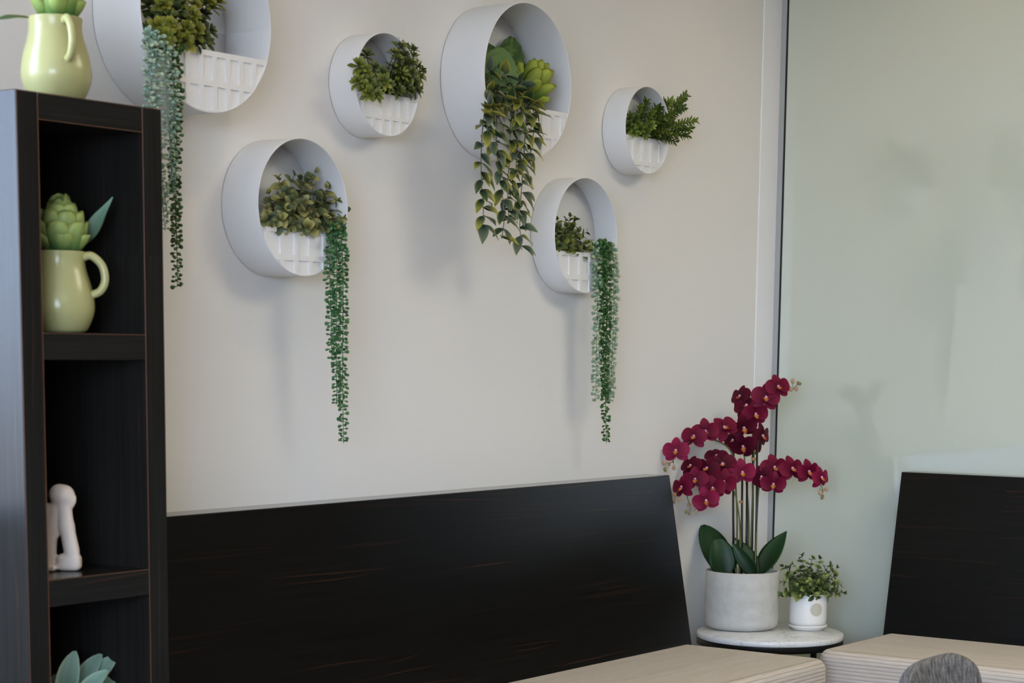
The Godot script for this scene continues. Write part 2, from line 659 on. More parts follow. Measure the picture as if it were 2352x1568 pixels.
func room() -> void:
	var H := 2.7
	struct("floor", box(Vector3(-7.6, -0.1, -0.15), Vector3(0.12, 0, 6.6)), M.floor, "warm grey floor below the benches and the round table")
	struct("ceiling", box(Vector3(-7.6, H, -0.15), Vector3(0.12, H + 0.1, 6.6)), M.ceiling, "white ceiling above the wall with planters")
	# wall with the planters; unseen window at left gives the shelf side its sheen
	var sill := 0.9
	var st := new_st()
	box_into(st, Vector3(-3.3, 0, -0.12), Vector3(0.12, H, 0))
	box_into(st, Vector3(-7.5, 0, -0.12), Vector3(-3.3, sill, 0))
	box_into(st, Vector3(-7.5, 2.5, -0.12), Vector3(-3.3, H, 0))
	struct("wall_back", done(st), M.wall, "off-white painted wall that carries the round planters")
	st = new_st()
	for x in [-3.33, -5.4, -7.47]:
		box_into(st, Vector3(x - 0.03, sill, -0.1), Vector3(x + 0.03, 2.5, -0.02))
	for y in [sill + 0.025, 2.475]:
		box_into(st, Vector3(-7.44, y - 0.025, -0.1), Vector3(-3.36, y + 0.025, -0.02))
	var w1 := struct("unseen_window_1", done(st), M.frame, "wide window out of view left of the dark shelf, placed to put a cool sheen on its side")
	for x in [-4.365, -6.435]:
		part("pane", box(Vector3(x - 1.0, sill + 0.05, -0.062), Vector3(x + 1.0, 2.45, -0.058)), M.pane, w1)
	# left wall: a long unseen window, placed to light the planters from the left
	st = new_st()
	box_into(st, Vector3(-7.6, 0, -0.12), Vector3(-7.5, 0.75, 6.6))
	box_into(st, Vector3(-7.6, 2.5, -0.12), Vector3(-7.5, H, 6.6))
	box_into(st, Vector3(-7.6, 0.75, 5.2), Vector3(-7.5, 2.5, 6.6))
	box_into(st, Vector3(-7.6, 0.75, -0.12), Vector3(-7.5, 2.5, 2.4))
	struct("wall_left", done(st), M.wall, "off-white wall with a long unseen window, opposite the frosted glass")
	st = new_st()
	for z in [2.43, 3.8, 5.17]:
		box_into(st, Vector3(-7.58, 0.75, z - 0.03), Vector3(-7.52, 2.5, z + 0.03))
	for y in [0.775, 2.475]:
		box_into(st, Vector3(-7.58, y - 0.025, 2.4), Vector3(-7.52, y + 0.025, 5.17))
	struct("unseen_window_2", done(st), M.frame, "long window out of view in the left wall, placed to light the planters with cool daylight")
	struct("wall_front", box(Vector3(-7.6, 0, 6.5), Vector3(0.12, H, 6.6)), M.wall_dark, "unseen wall behind the viewer, kept dark brown to bounce less light")
	# right wall: glossy frosted glass
	var wr := struct("wall_right", box(Vector3(0.02, 0, -0.1), Vector3(0.12, H, 6.6)), M.wall_dark, "partition carrying pale green frosted glass")
	part("glass_panel", box(Vector3(0.0, 0.0, 0.0265), Vector3(0.019, H, 1.1), 0.001), M.glass, wr, Transform3D.IDENTITY, "glossy pale green frosted glass panel")
	struct("unseen_door_1", box(Vector3(-0.03, 0.0005, 1.14), Vector3(0.0195, 2.3, 2.6), 0.002, 1), M.timber, "dark timber door out of view beyond the frosted glass, placed to darken the bench reflections")  # unseen dark slab that keeps bright reflections off the bench
	st = new_st()
	box_into(st, Vector3(-0.107, 0, 0.0), Vector3(-0.0005, H, 0.005), 0.002)
	struct("trim_1", done(st), M.trim, "white vertical trim in the corner beside the frosted glass")
	struct("trim_2", box(Vector3(-0.002, 0, 0.005), Vector3(0.02, H, 0.0215)), M.channel, "grey metal channel beside the frosted glass")
	struct("trim_3", box(Vector3(-0.0012, 0, 0.0215), Vector3(0.02, H, 0.0265)), M.gasket, "thin black gasket along the edge of the frosted glass")

# ---------------------------------------------------------------- benches
const BENCH_TOP := 0.9188
const SEAT_TOP := 0.4686

# bench along the x axis from x0 to x1 with its back at z = 0, facing +z; turned later for the other wall
func make_bench(called: String, label: String, x0: float, x1: float, xf: Transform3D) -> void:
	var o := thing(called, label, "bench")
	o.transform = xf
	# back: a leaning panel
	var st := new_st()
	st.set_smooth_group(-1)
	var prof := [Vector2(0.001, 0.30), Vector2(0.188, 0.30), Vector2(0.1563, SEAT_TOP), Vector2(0.0755, BENCH_TOP - 0.0015), Vector2(0.0735, BENCH_TOP), Vector2(0.001, BENCH_TOP)]
	for i in prof.size():
		if i == 4:
			continue
		var a: Vector2 = prof[i]
		var b: Vector2 = prof[(i + 1) % prof.size()]
		var va := a.y if i in [1, 2, 3, 5] else a.x + 0.13 * i
		var vb := b.y if i in [1, 2, 3, 5] else b.x + 0.13 * i
		quad(st, Vector3(x0, a.y, a.x), Vector3(x0, b.y, b.x), Vector3(x1, b.y, b.x), Vector3(x1, a.y, a.x),
			Vector2(x0, -va), Vector2(x0, -vb), Vector2(x1, -vb), Vector2(x1, -va))
	for s in [x0, x1]:
		for i in range(1, prof.size() - 1):
			var a: Vector2 = prof[0]
			var b: Vector2 = prof[i]
			var c: Vector2 = prof[i + 1]
			if s == x1:
				tri(st, Vector3(s, a.y, a.x), Vector3(s, c.y, c.x), Vector3(s, b.y, b.x))
			else:
				tri(st, Vector3(s, a.y, a.x), Vector3(s, b.y, b.x), Vector3(s, c.y, c.x))
	part("backrest", done(st), M.wood_bench, o)
	st = new_st()
	st.set_smooth_group(-1)
	box_into(st, Vector3(x0, BENCH_TOP - 0.004, 0.0012), Vector3(x1 - 0.0003, BENCH_TOP, 0.0733), 0.0004)
	part("top_edge", done(st), M.wood_edge, o)
	part("base", box(Vector3(x0, 0.0, 0.002), Vector3(x1 - 0.03, 0.299, 0.5), 0.002), M.wood_bench, o)
	# seat: padded slab with rounded front and end, ribbed cloth
	st = new_st()
	st.set_smooth_group(0)
	var front := 0.578
	var rad := 0.028
	var ys := [0.30, 0.33, SEAT_TOP - rad]
	var rim := []        # (inset, y) from the bottom of the side to the top
	for y in ys:
		rim.append(Vector2(0, y))
	for k in range(1, 7):
		var a := PI / 2 * k / 6.0
		rim.append(Vector2(rad * (1 - cos(a)), SEAT_TOP - rad + rad * sin(a)))
	var z0 := 0.158
	# outline in plan, from the wall end of the end edge round the corner to the far end of the front
	var cr := 0.045
	var plan := [Vector2(x1, z0), Vector2(x1, (z0 + front) * 0.5), Vector2(x1, front - cr)]
	for k in range(1, 6):
		var a := PI / 2 * k / 6.0
		plan.append(Vector2(x1 - cr + cr * cos(a), front - cr + cr * sin(a)))
	var nx := 14
	for k in nx + 1:
		plan.append(Vector2(lerpf(x1 - cr, x0, float(k) / nx), front))
	var outw := []
	for i in plan.size():
		var d: Vector2 = (plan[mini(i + 1, plan.size() - 1)] - plan[maxi(i - 1, 0)]).normalized()
		outw.append(Vector2(d.y, -d.x))
	for i in plan.size() - 1:
		for k in rim.size() - 1:
			var f := func(a: int, b: int) -> Vector3:
				var p: Vector2 = plan[a] - outw[a] * rim[b].x
				return Vector3(p.x, rim[b].y, p.y)
			var uvf := func(a: int, b: int) -> Vector2:
				var p: Vector2 = plan[a]
				return Vector2(p.x - p.y, rim[b].y + 0.58 - SEAT_TOP)
			quad(st, f.call(i, k), f.call(i, k + 1), f.call(i + 1, k + 1), f.call(i + 1, k), uvf.call(i, k), uvf.call(i, k + 1), uvf.call(i + 1, k + 1), uvf.call(i + 1, k))
	# top
	for i in plan.size() - 1:
		var a: Vector2 = plan[i] - outw[i] * rad
		var b: Vector2 = plan[i + 1] - outw[i + 1] * rad
		for k in 4:
			var t0 := k / 4.0
			var t1 := (k + 1) / 4.0
			var g := func(p: Vector2, t: float) -> Vector3:
				return Vector3(lerpf(minf(p.x, x1 - rad), p.x, 1.0) , SEAT_TOP, lerpf(p.y, z0, t))
			if absf(a.x - b.x) < 0.0001:
				continue
			quad(st, g.call(a, t0), g.call(a, t1), g.call(b, t1), g.call(b, t0), Vector2(a.x, lerpf(a.y, z0, t0)), Vector2(a.x, lerpf(a.y, z0, t1)), Vector2(b.x, lerpf(b.y, z0, t1)), Vector2(b.x, lerpf(b.y, z0, t0)))
	# closed far end
	st.set_smooth_group(-1)
	var cap := [Vector3(x0, 0.30, z0)]
	for k in rim.size():
		cap.append(Vector3(x0, rim[k].y, front - rim[k].x))
	cap.append(Vector3(x0, SEAT_TOP, z0))
	for i in range(1, cap.size() - 1):
		tri(st, cap[0], cap[i], cap[i + 1])
	var seat := part("seat", done(st), M.seat, o)
	# a seam along the corner of the seat: small stitches
	st = new_st()
	for k in 9:
		var y := SEAT_TOP - 0.03 - k * 0.014
		var c := Vector3(x1 - cr + (cr + 0.0012) * cos(0.785), y, front - cr + (cr + 0.0012) * sin(0.785))
		tube_into(st, [c + Vector3(-0.003, 0.004, 0.003), c, c + Vector3(0.003, -0.004, -0.003)], 0.0011, 0.0011, 6)
	part("stitching", done(st), M.stitch, seat).set_meta("kind", "stuff")

func benches() -> void:
	make_bench("bench", "long dark wood bench with a striped beige seat under the white planter wall", -2.846, -0.691, Transform3D.IDENTITY)
	# the other bench stands against the glass: local +z becomes -x, local x becomes z (its free end towards the corner)
	var b := Basis(Vector3(0, 0, -1), Vector3(0, 1, 0), Vector3(-1, 0, 0))
	make_bench("bench", "dark wood bench with a striped beige seat against the frosted glass", -2.6, -0.4682, Transform3D(b, Vector3(-0.0003, 0, 0)))

# ---------------------------------------------------------------- dark open shelf
const SH_X0 := -3.1695
const SH_X1 := -2.8505
const SH_Z := 0.36

func shelf() -> void:
	var o := thing("open_shelf", "tall dark wood open shelf at the left edge, holding jugs and a figurine", "shelf")
	var p := 0.045
	part("side_panel", box(Vector3(SH_X0, 0, 0.002), Vector3(SH_X0 + p, 1.646, SH_Z), 0.0012, 1), M.wood_shelf, o)
	part("side_panel", box(Vector3(SH_X1 - p, 0, 0.002), Vector3(SH_X1, 1.646, SH_Z), 0.0012, 1), M.wood_shelf, o)
	part("back_panel", box(Vector3(SH_X0 + p, 0, 0.002), Vector3(SH_X1 - p, 1.64, 0.014), 0, 1), M.wood_shelf, o)
	for y in [[1.6035, 1.6455], [1.2228, 1.2667], [0.817, 0.863], [0.412, 0.458], [0.0, 0.05]]:
		part("shelf_board", box(Vector3(SH_X0 + p + 0.0003, y[0], 0.014), Vector3(SH_X1 - p - 0.0003, y[1], SH_Z - 0.0006), 0.0012, 0), M.wood_shelf, o)
	# worn brown edges of the veneer
	var st := new_st()
	box_into(st, Vector3(SH_X0 + 0.0012, 0, SH_Z - 0.0004), Vector3(SH_X0 + 0.0024, 1.6452, SH_Z + 0.0002))
	box_into(st, Vector3(SH_X0 + 0.002, 1.6447, SH_Z - 0.0004), Vector3(SH_X1 - 0.002, 1.6457, SH_Z + 0.0002))
	for y in [1.6037, 1.2655, 0.8618]:
		box_into(st, Vector3(SH_X0 + p, y - 0.0003, SH_Z - 0.0008), Vector3(SH_X1 - p, y + 0.0006, SH_Z - 0.0003))
	for x in [SH_X0 + p, SH_X1 - p]:
		box_into(st, Vector3(x - 0.0006, 0.0, SH_Z - 0.0004), Vector3(x + 0.0006, 1.64, SH_Z + 0.0002))
	part("edge_banding", done(st), M.edge, o)
	rebase(o, Vector3((SH_X0 + SH_X1) * 0.5, 0, SH_Z * 0.5))

# ---------------------------------------------------------------- round planters
# centre x, y, radius, depth, rim height below the centre, pitch and height of the basket's panels
const PLANTERS := [
	[-2.1925, 1.5315, 0.1388, 0.100, 0.0429, 0.044, 0.043],
	[-1.8912, 1.8103, 0.1087, 0.075, 0.0200, 0.031, 0.038],
	[-1.4363, 1.8652, 0.1750, 0.126, 0.0575, 0.040, 0.044],
	[-0.8250, 1.8128, 0.1100, 0.0713, 0.0192, 0.042, 0.050],
	[-1.1062, 1.5315, 0.1413, 0.0725, 0.0417, 0.0447, 0.046],
	[-2.4930, 1.8660, 0.1770, 0.126, 0.0610, 0.0365, 0.044],
]
const PLANTER_LABELS := [
	"round white metal wall planter with a leafy bush and green string, low on the left",
	"small round white wall planter holding two upright yellow-green tufts",
	"largest round white wall planter, with variegated trailing leaves and an artichoke head",
	"small round white wall planter nearest the glass, with a bushy sprig poking out right",
	"round white wall planter with pale and dark bead strings below the artichoke planter",
	"large round white wall planter cut by the top edge above the dark shelf",
]

func planters() -> void:
	for k in PLANTERS.size():
		var q: Array = PLANTERS[k]
		var r: float = q[2]
		var d: float = q[3]
		var o := thing("wall_planter", PLANTER_LABELS[k], "planter", Vector3(q[0], q[1], 0), "round white wall planters")
		# ring: lathed band, its axis along z
		var up := Basis(Vector3(1, 0, 0), Vector3(0, 0, 1), Vector3(0, -1, 0))
		var w := 0.0026
		var ring := lathe([Vector2(r - w, 0.004), Vector2(r - 0.0004, 0.0005), Vector2(r, 0.003), Vector2(r, d - 0.001), Vector2(r - 0.0007, d), Vector2(r - w + 0.0007, d), Vector2(r - w, d - 0.001), Vector2(r - w, 0.004)], 96)
		part("ring", ring, M.metal_white, o, Transform3D(up, Vector3.ZERO))
		part("back_plate", lathe([Vector2(r - w, 0.001), Vector2(r - w, 0.005), Vector2(0.0001, 0.005)], 96), M.metal_white, o, Transform3D(up, Vector3.ZERO))
		# front of the basket: frame of bars with recessed panels, clipped to the ring
		var inner := PackedVector2Array()
		for i in 96:
			inner.append(Vector2(cos(TAU * i / 96), sin(TAU * i / 96)) * (r - w - 0.0002))
		var y_rim: float = -q[4]
		var pitch: float = q[5]
		var cell_h: float = q[6]
		var bar := 0.0115 if pitch > 0.035 else 0.0085
		var xs := []           # cells' left and right sides
		var x := -pitch * ceilf(r / pitch + 1.0)
		while x < r + pitch:
			xs.append([x - (pitch - bar) * 0.5, x + (pitch - bar) * 0.5])
			x += pitch
		var rows := []
		var y := y_rim - bar * 0.9
		while y > -r:
			rows.append([y - cell_h, y])
			y -= cell_h + bar
		var frame := PackedVector2Array([Vector2(-r, y_rim), Vector2(-r, -r), Vector2(r, -r), Vector2(r, y_rim)])
		var st := new_st()
		var clip := func(into: SurfaceTool, lo: Vector2, hi: Vector2, z0: float, z1: float) -> bool:
			var got := false
			for poly in Geometry2D.intersect_polygons(PackedVector2Array([lo, Vector2(hi.x, lo.y), hi, Vector2(lo.x, hi.y)]), inner):
				if poly.size() > 2 and absf(poly_area(poly)) > 4e-7:
					prism_into(into, poly, z0, z1)
					got = true
			return got
		# horizontal bars between cells, then vertical ones
		var yt := y_rim
		for row in rows:
			clip.call(st, Vector2(-r, row[1]), Vector2(r, yt), d - 0.007, d - 0.0006)
			for i in xs.size() - 1:
				clip.call(st, Vector2(xs[i][1], row[0]), Vector2(xs[i + 1][0], row[1]), d - 0.007, d - 0.0006)
			yt = row[0]
		if yt > -r:
			clip.call(st, Vector2(-r, -r), Vector2(r, yt), d - 0.007, d - 0.0006)
		# floor and back of the trough
		st.set_smooth_group(-1)
		for poly in Geometry2D.intersect_polygons(frame, inner):
			prism_into(st, poly, 0.0052, 0.0075)
		var basket := part("basket", done(st), M.basket, o)
		for row in rows:
			for c in xs:
				st = new_st()
				if clip.call(st, Vector2(c[0], row[0]), Vector2(c[1], row[1]), d - 0.0068, d - 0.0048):
					part("recessed_panel", done(st), M.basket, basket)
		# filling below the rim
		st = new_st()
		for poly in Geometry2D.intersect_polygons(PackedVector2Array([Vector2(-r, y_rim - 0.012), Vector2(-r, -r), Vector2(r, -r), Vector2(r, y_rim - 0.012)]), inner):
			var small := PackedVector2Array()
			for v in poly:
				small.append(v * 0.995)
			prism_into(st, small, 0.008, d - 0.0075)
		part("filling", done(st), M.soil, o)

func poly_area(p: PackedVector2Array) -> float:
	var a := 0.0
	for i in p.size():
		a += p[i].cross(p[(i + 1) % p.size()])
	return a * 0.5

# ---------------------------------------------------------------- plants in the planters
# bush of thin stems with pairs of round leaves; every leaf is a part. tips: [pixel x, pixel y, z]
func eucalyptus(o: Node3D, base: Vector3, spread: Vector3, tips: Array, leaf_len: float, gap: float, meshes: Array, bare := 0.25) -> void:
	var st := new_st()
	for t in tips:
		var tip: Vector3 = t
		var b := base + Vector3(rf(-1, 1) * spread.x, rf(-0.3, 0.3) * spread.y, rf(-1, 1) * spread.z)
		b.x = lerpf(b.x, tip.x, 0.45)
		var mid := b.lerp(tip, 0.5) + Vector3(0, 0.12 * b.distance_to(tip), 0) + rand_dir() * 0.006
		var pts := smooth3([b, mid, tip], 8)
		tube_into(st, pts, 0.0011, 0.0006, 5)
		var c := Curve3D.new()
		for p in pts:
			c.add_point(p)
		var total := c.get_baked_length()
		var s := total * bare
		var turn := rf(0, PI)
		while s < total:
			var f := s / total
			var p := c.sample_baked(s)
			var d := (c.sample_baked(minf(s + 0.004, total)) - c.sample_baked(maxf(s - 0.004, 0))).normalized()
			var size := lerpf(1.0, 0.55, pow(f, 3.0)) * rf(0.8, 1.15)
			for k in 2:
				var side := d.cross(Vector3.UP if absf(d.y) < 0.95 else Vector3.RIGHT).normalized().rotated(d, turn + PI * k)
				var dir := (side + d * rf(0.15, 0.7)).normalized()
				var m: Mesh = meshes[rng.randi() % meshes.size()]
				part("leaf", m, M.leaf, o, Transform3D(aim(dir, d * 0.55 + Vector3(-0.42, 0.42, 0.5) + rand_dir() * 0.45).scaled_local(Vector3.ONE * leaf_len * size), p))
			turn += PI / 2 + rf(-0.3, 0.3)
			s += gap * rf(0.85, 1.15)
		var tipd: Vector3 = (pts[pts.size() - 1] - pts[pts.size() - 3]).normalized()
		for k in 2:
			var side: Vector3 = tipd.cross(Vector3.RIGHT).normalized().rotated(tipd, turn + PI * k)
			part("leaf", meshes[rng.randi() % meshes.size()], M.leaf, o, Transform3D(aim((side * 0.7 + tipd).normalized(), tipd + rand_dir() * 0.3).scaled_local(Vector3.ONE * leaf_len * 0.5), tip))
	part("stems", paint(st, lin(86, 78, 50)), M.stem, o).set_meta("kind", "stuff")
	rebase(o, base)

# commit a mesh in one vertex colour
func paint(st: SurfaceTool, c: Color) -> ArrayMesh:
	var src := done(st)
	var arr := src.surface_get_arrays(0)
	var col := PackedColorArray()
	col.resize((arr[Mesh.ARRAY_VERTEX] as PackedVector3Array).size())
	col.fill(c)
	arr[Mesh.ARRAY_COLOR] = col
	var m := ArrayMesh.new()
	m.add_surface_from_arrays(Mesh.PRIMITIVE_TRIANGLES, arr)
	return m

# teardrop leaflet along +Y, coloured base to tip
func bead(length: float, width: float, c0: Color, c1: Color, flat := 0.8) -> ArrayMesh:
	var st := new_st()
	st.set_smooth_group(0)
	var prof := [Vector2(0.08, 0.0), Vector2(0.12, 0.3), Vector2(0.42, 0.55), Vector2(0.5, 0.76), Vector2(0.36, 0.93), Vector2(0.02, 1.0)]
	var seg := 7
	for i in prof.size() - 1:
		for k in seg:
			var quadp := []
			for w in [[i, k], [i, k + 1], [i + 1, k + 1], [i + 1, k]]:
				var a: float = TAU * w[1] / seg
				var p: Vector2 = prof[w[0]]
				quadp.append([Vector3(p.x * width * cos(a), p.y * length, -p.x * width * flat * sin(a)), c0.lerp(c1, p.y)])
			for n in [0, 2, 1, 0, 3, 2]:
				st.set_color(quadp[n][1])
				st.add_vertex(quadp[n][0])
	return done(st)

# hanging strand: a stem with joined leaflets
func bead_strand(o: Node3D, pts: Array, beads: Array, stem_color: Color, gap: float, whorl: int, size0: float, size1: float, label := "") -> void:
	var sm := smooth3(pts, 8)
	var st := new_st()
	tube_into(st, sm, 0.0012, 0.0007, 5)
	var s_part := part("strand", paint(st, stem_color), M.stem, o, Transform3D.IDENTITY, label)
	var c := Curve3D.new()
	for p in sm:
		c.add_point(p)
	var total := c.get_baked_length()
	st = new_st()
	var s := 0.0
	var turn := rf(0, TAU)
	while s < total:
		var p := c.sample_baked(s)
		var d := (c.sample_baked(minf(s + 0.004, total)) - c.sample_baked(maxf(s - 0.004, 0))).normalized()
		for k in whorl:
			var side := d.cross(Vector3(0.2, 0.1, 1).normalized()).normalized().rotated(d, turn + TAU * k / whorl + rf(-0.4, 0.4))
			var dir := (side + d * rf(-0.35, 0.55)).normalized()
			var sc := lerpf(size0, size1, s / total) * rf(0.8, 1.15)
			st.append_from(beads[rng.randi() % beads.size()], 0, Transform3D(aim(dir, rand_dir()).scaled_local(Vector3.ONE * sc), p))
		turn += PI / whorl + rf(-0.3, 0.3)
		s += gap * rf(0.8, 1.2)
	part("leaflets", st.commit(), M.bead, s_part).set_meta("kind", "stuff")

# rosette of spatulate leaves round +Y
func rosette(n: int, length: float, width: float, c0: Color, c1: Color, cy: Color, open := 1.0, sd := 1) -> ArrayMesh:
	var keep := rng.state
	rng.seed = sd
	var st := new_st()
	for k in n:
		var f := float(k) / n
		var a := k * 2.39996
		var elev := lerpf(0.05, 1.25, f) / open
		var dir := Vector3(cos(a) * cos(elev), sin(elev), sin(a) * cos(elev))
		var sc := lerpf(1.0, 0.55, f) * rf(0.85, 1.15)
		var tip := c1.lerp(cy, rf(0, 1))
		leaf_into(st, Transform3D(aim(dir, Vector3.UP + dir * 0.01 + rand_dir() * 0.2), Vector3(0, -0.15 * length + 0.3 * length * f, 0)), length * sc, width * sc, "spat", 0.35, 0.35, c0, tip, tip, 0.0, 6, 2)
	rng.state = keep
	return done(st)

func planter_plants() -> void:
	# --- shared leaves
	var euc := []
	for c in [[lin(96, 98, 52), lin(158, 156, 98)], [lin(64, 76, 48), lin(118, 124, 80)], [lin(108, 108, 54), lin(178, 172, 108)], [lin(54, 66, 48), lin(94, 106, 74)]]:
		euc.append(leaf(1.0, 0.86, "round", 0.22, 0.5, c[0], c[1]))
	var euc2 := []
	for c in [[lin(58, 70, 30), lin(112, 122, 60)], [lin(40, 52, 26), lin(80, 94, 46)], [lin(72, 82, 34), lin(136, 142, 74)]]:
		euc2.append(leaf(1.0, 0.72, "round", 0.25, 0.5, c[0], c[1]))
	var green_beads := []
	for c in [[lin(40, 84, 50), lin(76, 128, 78)], [lin(34, 70, 40), lin(58, 108, 62)], [lin(52, 92, 50), lin(92, 138, 84)]]:
		green_beads.append(bead(1.0, 0.62, c[0], c[1], 0.6))
	var dark_beads := []
	for c in [[lin(28, 66, 26), lin(58, 106, 50)], [lin(24, 54, 22), lin(46, 88, 42)], [lin(40, 72, 30), lin(80, 116, 58)]]:
		dark_beads.append(bead(1.0, 0.6, c[0], c[1], 0.7))
	var olive_beads := []
	for c in [[lin(52, 62, 24), lin(82, 94, 42)], [lin(40, 50, 20), lin(64, 78, 34)]]:
		olive_beads.append(bead(1.0, 0.6, c[0], c[1], 0.7))
	var pale_beads := []
	for c in [[lin(118, 146, 122), lin(158, 178, 148)], [lin(104, 134, 114), lin(140, 166, 142)], [lin(130, 154, 130), lin(164, 178, 138)]]:
		pale_beads.append(bead(1.0, 0.7, c[0], c[1], 0.85))
	var dusty_beads := []
	for c in [[lin(122, 150, 134), lin(162, 184, 160)], [lin(108, 140, 126), lin(146, 174, 154)], [lin(132, 156, 138), lin(176, 190, 158)]]:
		dusty_beads.append(bead(1.0, 0.55, c[0], c[1], 0.6))

	# --- 1: eucalyptus-like bush and green string
	var d := 0.1
	var o := thing("leafy_bush", "olive green round-leaved bush filling the planter above the green string", "plant")
	var tips := []
	for t in [[612, 470, .085], [606, 508, .1], [618, 445, .06], [640, 410, .06], [648, 425, .08], [676, 404, .07], [690, 412, .05], [660, 440, .1], [700, 432, .1], [724, 396, .06], [716, 415, .08], [764, 420, .06], [750, 432, .08], [740, 450, .1], [775, 460, .08], [792, 482, .075], [788, 500, .095], [770, 520, .115], [745, 525, .125], [720, 490, .12], [690, 480, .12], [660, 480, .12], [640, 500, .115], [625, 515, .11], [680, 515, .118], [706, 522, .124], [760, 495, .115], [735, 470, .12], [700, 460, .115], [670, 460, .11], [785, 520, .11]]:
		tips.append(at_z(t[0], t[1], t[2]))
	eucalyptus(o, Vector3(-2.195, 1.478, 0.06), Vector3(0.09, 0.01, 0.025), tips, 0.0275, 0.0165, euc, 0.3)
	o = thing("string_plant", "green string plant with three paddle-leaved strands, hanging from the olive bush", "plant")
	for t in [[762, 526, 757, 600, 760, 700, 762, 820, .112], [772, 528, 774, 640, 772, 790, 774, 926, .118], [783, 526, 788, 650, 787, 840, 789, 1018, .114]]:
		var z: float = t[8]
		bead_strand(o, [at_z(t[0] - 6, t[1] + 4, 0.085), at_z(t[0], t[1] + 6, z), at_z(t[2], t[3], z + 0.004), at_z(t[4], t[5], z), at_z(t[6], t[7], z - 0.004)], green_beads, lin(84, 110, 88), 0.0078, 3, 0.0155, 0.0125)

	rebase(o, at_z(762, 530, 0.09))

	# --- 2: two tufts of rosettes
	var ros := []
	for k in 4:
		ros.append(rosette(16, 0.0235, 0.0082, lin(52, 66, 24), lin(100, 114, 40), lin(150, 154, 62), 1.0, 100 + k))
	var ros_dark := []
	for k in 3:
		ros_dark.append(rosette(16, 0.0235, 0.008, lin(38, 52, 26), lin(76, 92, 42), lin(112, 124, 56), 1.0, 200 + k))
	o = thing("boxwood_tuft", "pair of yellow-green rosette tufts standing in the small left planter", "plant")
	rosette_bush(o, Vector3(-1.888, 1.78, 0.045), [
		[842, 128, .06, 1], [824, 152, .085, 0], [838, 168, .08, 0], [860, 158, .07, 1], [822, 188, .095, 0], [848, 188, .09, 1], [876, 168, .08, 1], [880, 186, .095, 0], [858, 205, .1, 1], [866, 218, .112, 0], [848, 214, .108, 0], [838, 200, .1, 0], [892, 196, .09, 1],
		[918, 108, .07, 0], [906, 124, .075, 0], [932, 112, .06, 1], [914, 140, .085, 0], [948, 130, .07, 0], [932, 148, .09, 1], [958, 152, .08, 0], [902, 158, .08, 1], [944, 168, .1, 0], [922, 170, .09, 0], [962, 178, .085, 0], [950, 192, .09, 1], [930, 198, .09, 1], [914, 206, .09, 1], [940, 210, .09, 1], [904, 190, .08, 1], [926, 128, .08, 1], [942, 148, .085, 0], [916, 156, .08, 1], [934, 184, .09, 1], [956, 206, .085, 1], [920, 190, .085, 1], [946, 116, .06, 1], [964, 164, .075, 1], [908, 174, .08, 1], [938, 128, .065, 0]], ros, ros_dark)

	# --- 6: big tuft and long strings above the shelf
	o = thing("boxwood_tuft", "large yellow-green rosette tuft cut by the top edge of the picture", "plant")
	var ros_big := []
	for k in 4:
		ros_big.append(rosette(17, 0.0245, 0.0115, lin(52, 62, 20), lin(104, 112, 34), lin(150, 146, 52), 1.0, 300 + k))
	var ros_bigd := []
	for k in 3:
		ros_bigd.append(rosette(16, 0.0245, 0.011, lin(26, 38, 22), lin(56, 72, 40), lin(90, 100, 46), 1.0, 400 + k))
	rosette_bush(o, Vector3(-2.52, 1.80, 0.06), [
		[344, 14, .09, 1], [352, 40, .1, 1], [346, 70, .12, 1], [376, 12, .13, 0], [364, 62, .15, 0], [390, 58, .155, 0], [378, 84, .16, 0], [400, 84, .15, 0], [404, 24, .12, 1], [420, 48, .12, 1], [428, 66, .145, 0], [446, 14, .12, 0], [440, 34, .13, 0], [470, 8, .11, 0], [486, 18, .11, 0], [466, 34, .1, 1], [496, 6, .1, 0], [424, 96, .15, 0], [448, 70, .13, 0], [466, 84, .12, 1], [474, 98, .11, 1], [452, 96, .125, 1], [480, 72, .1, 1], [360, -16, .11, 1], [400, -14, .12, 0], [440, -20, .1, 1], [480, -24, .1, 0], [380, 36, .13, 1], [400, 104, .145, 1], [412, 6, .11, 1], [350, 96, .13, 1], [430, 84, .135, 1], [458, 52, .11, 1], [372, 104, .14, 1]], ros_big, ros_bigd)
	o = thing("string_plant", "pale and dark green string plant hanging down behind the dark shelf", "plant")
	for t in [[344, 70, 342, 150, 346, 330, 372, 470, .165, 0.98], [360, 84, 360, 190, 366, 350, 386, 500, .172, 1.0], [378, 92, 382, 200, 390, 320, 396, 410, .17, 1.0], [392, 98, 398, 200, 402, 300, 398, 450, .16, 0.95], [352, 80, 348, 200, 356, 300, 380, 530, .155, 0.9]]:
		var z: float = t[8]
		bead_strand(o, [at_z(t[0] + 12, t[1] + 12, 0.11), at_z(t[0], t[1] + 12, z), at_z(t[2], t[3], z + 0.004), at_z(t[4], t[5], z - 0.01), at_z(t[6], t[7], z - 0.03)], dusty_beads, lin(120, 146, 132), 0.0084, 3, 0.0165, 0.011, "pale dusty green strand")
	for t in [[402, 104, 408, 200, 404, 400, 408, 658, .15], [394, 110, 402, 230, 400, 380, 406, 560, .14]]:
		var z: float = t[8]
		bead_strand(o, [at_z(t[0] - 4, t[1], 0.11), at_z(t[0], t[1] + 6, z), at_z(t[2], t[3], z + 0.004), at_z(t[4], t[5], z - 0.02), at_z(t[6], t[7], z - 0.03)], dark_beads if t[7] > 600 else olive_beads, lin(60, 84, 44), 0.0084, 3, 0.0135, 0.0125, "dark green strand")

	rebase(o, at_z(370, 90, 0.12))

	# --- 3: variegated trailing plant, two broad leaves and an artichoke head
	variegated()
	o = thing("broad_leaf_spray", "broad scalloped dark green leaves behind the variegated trailing plant", "plant")
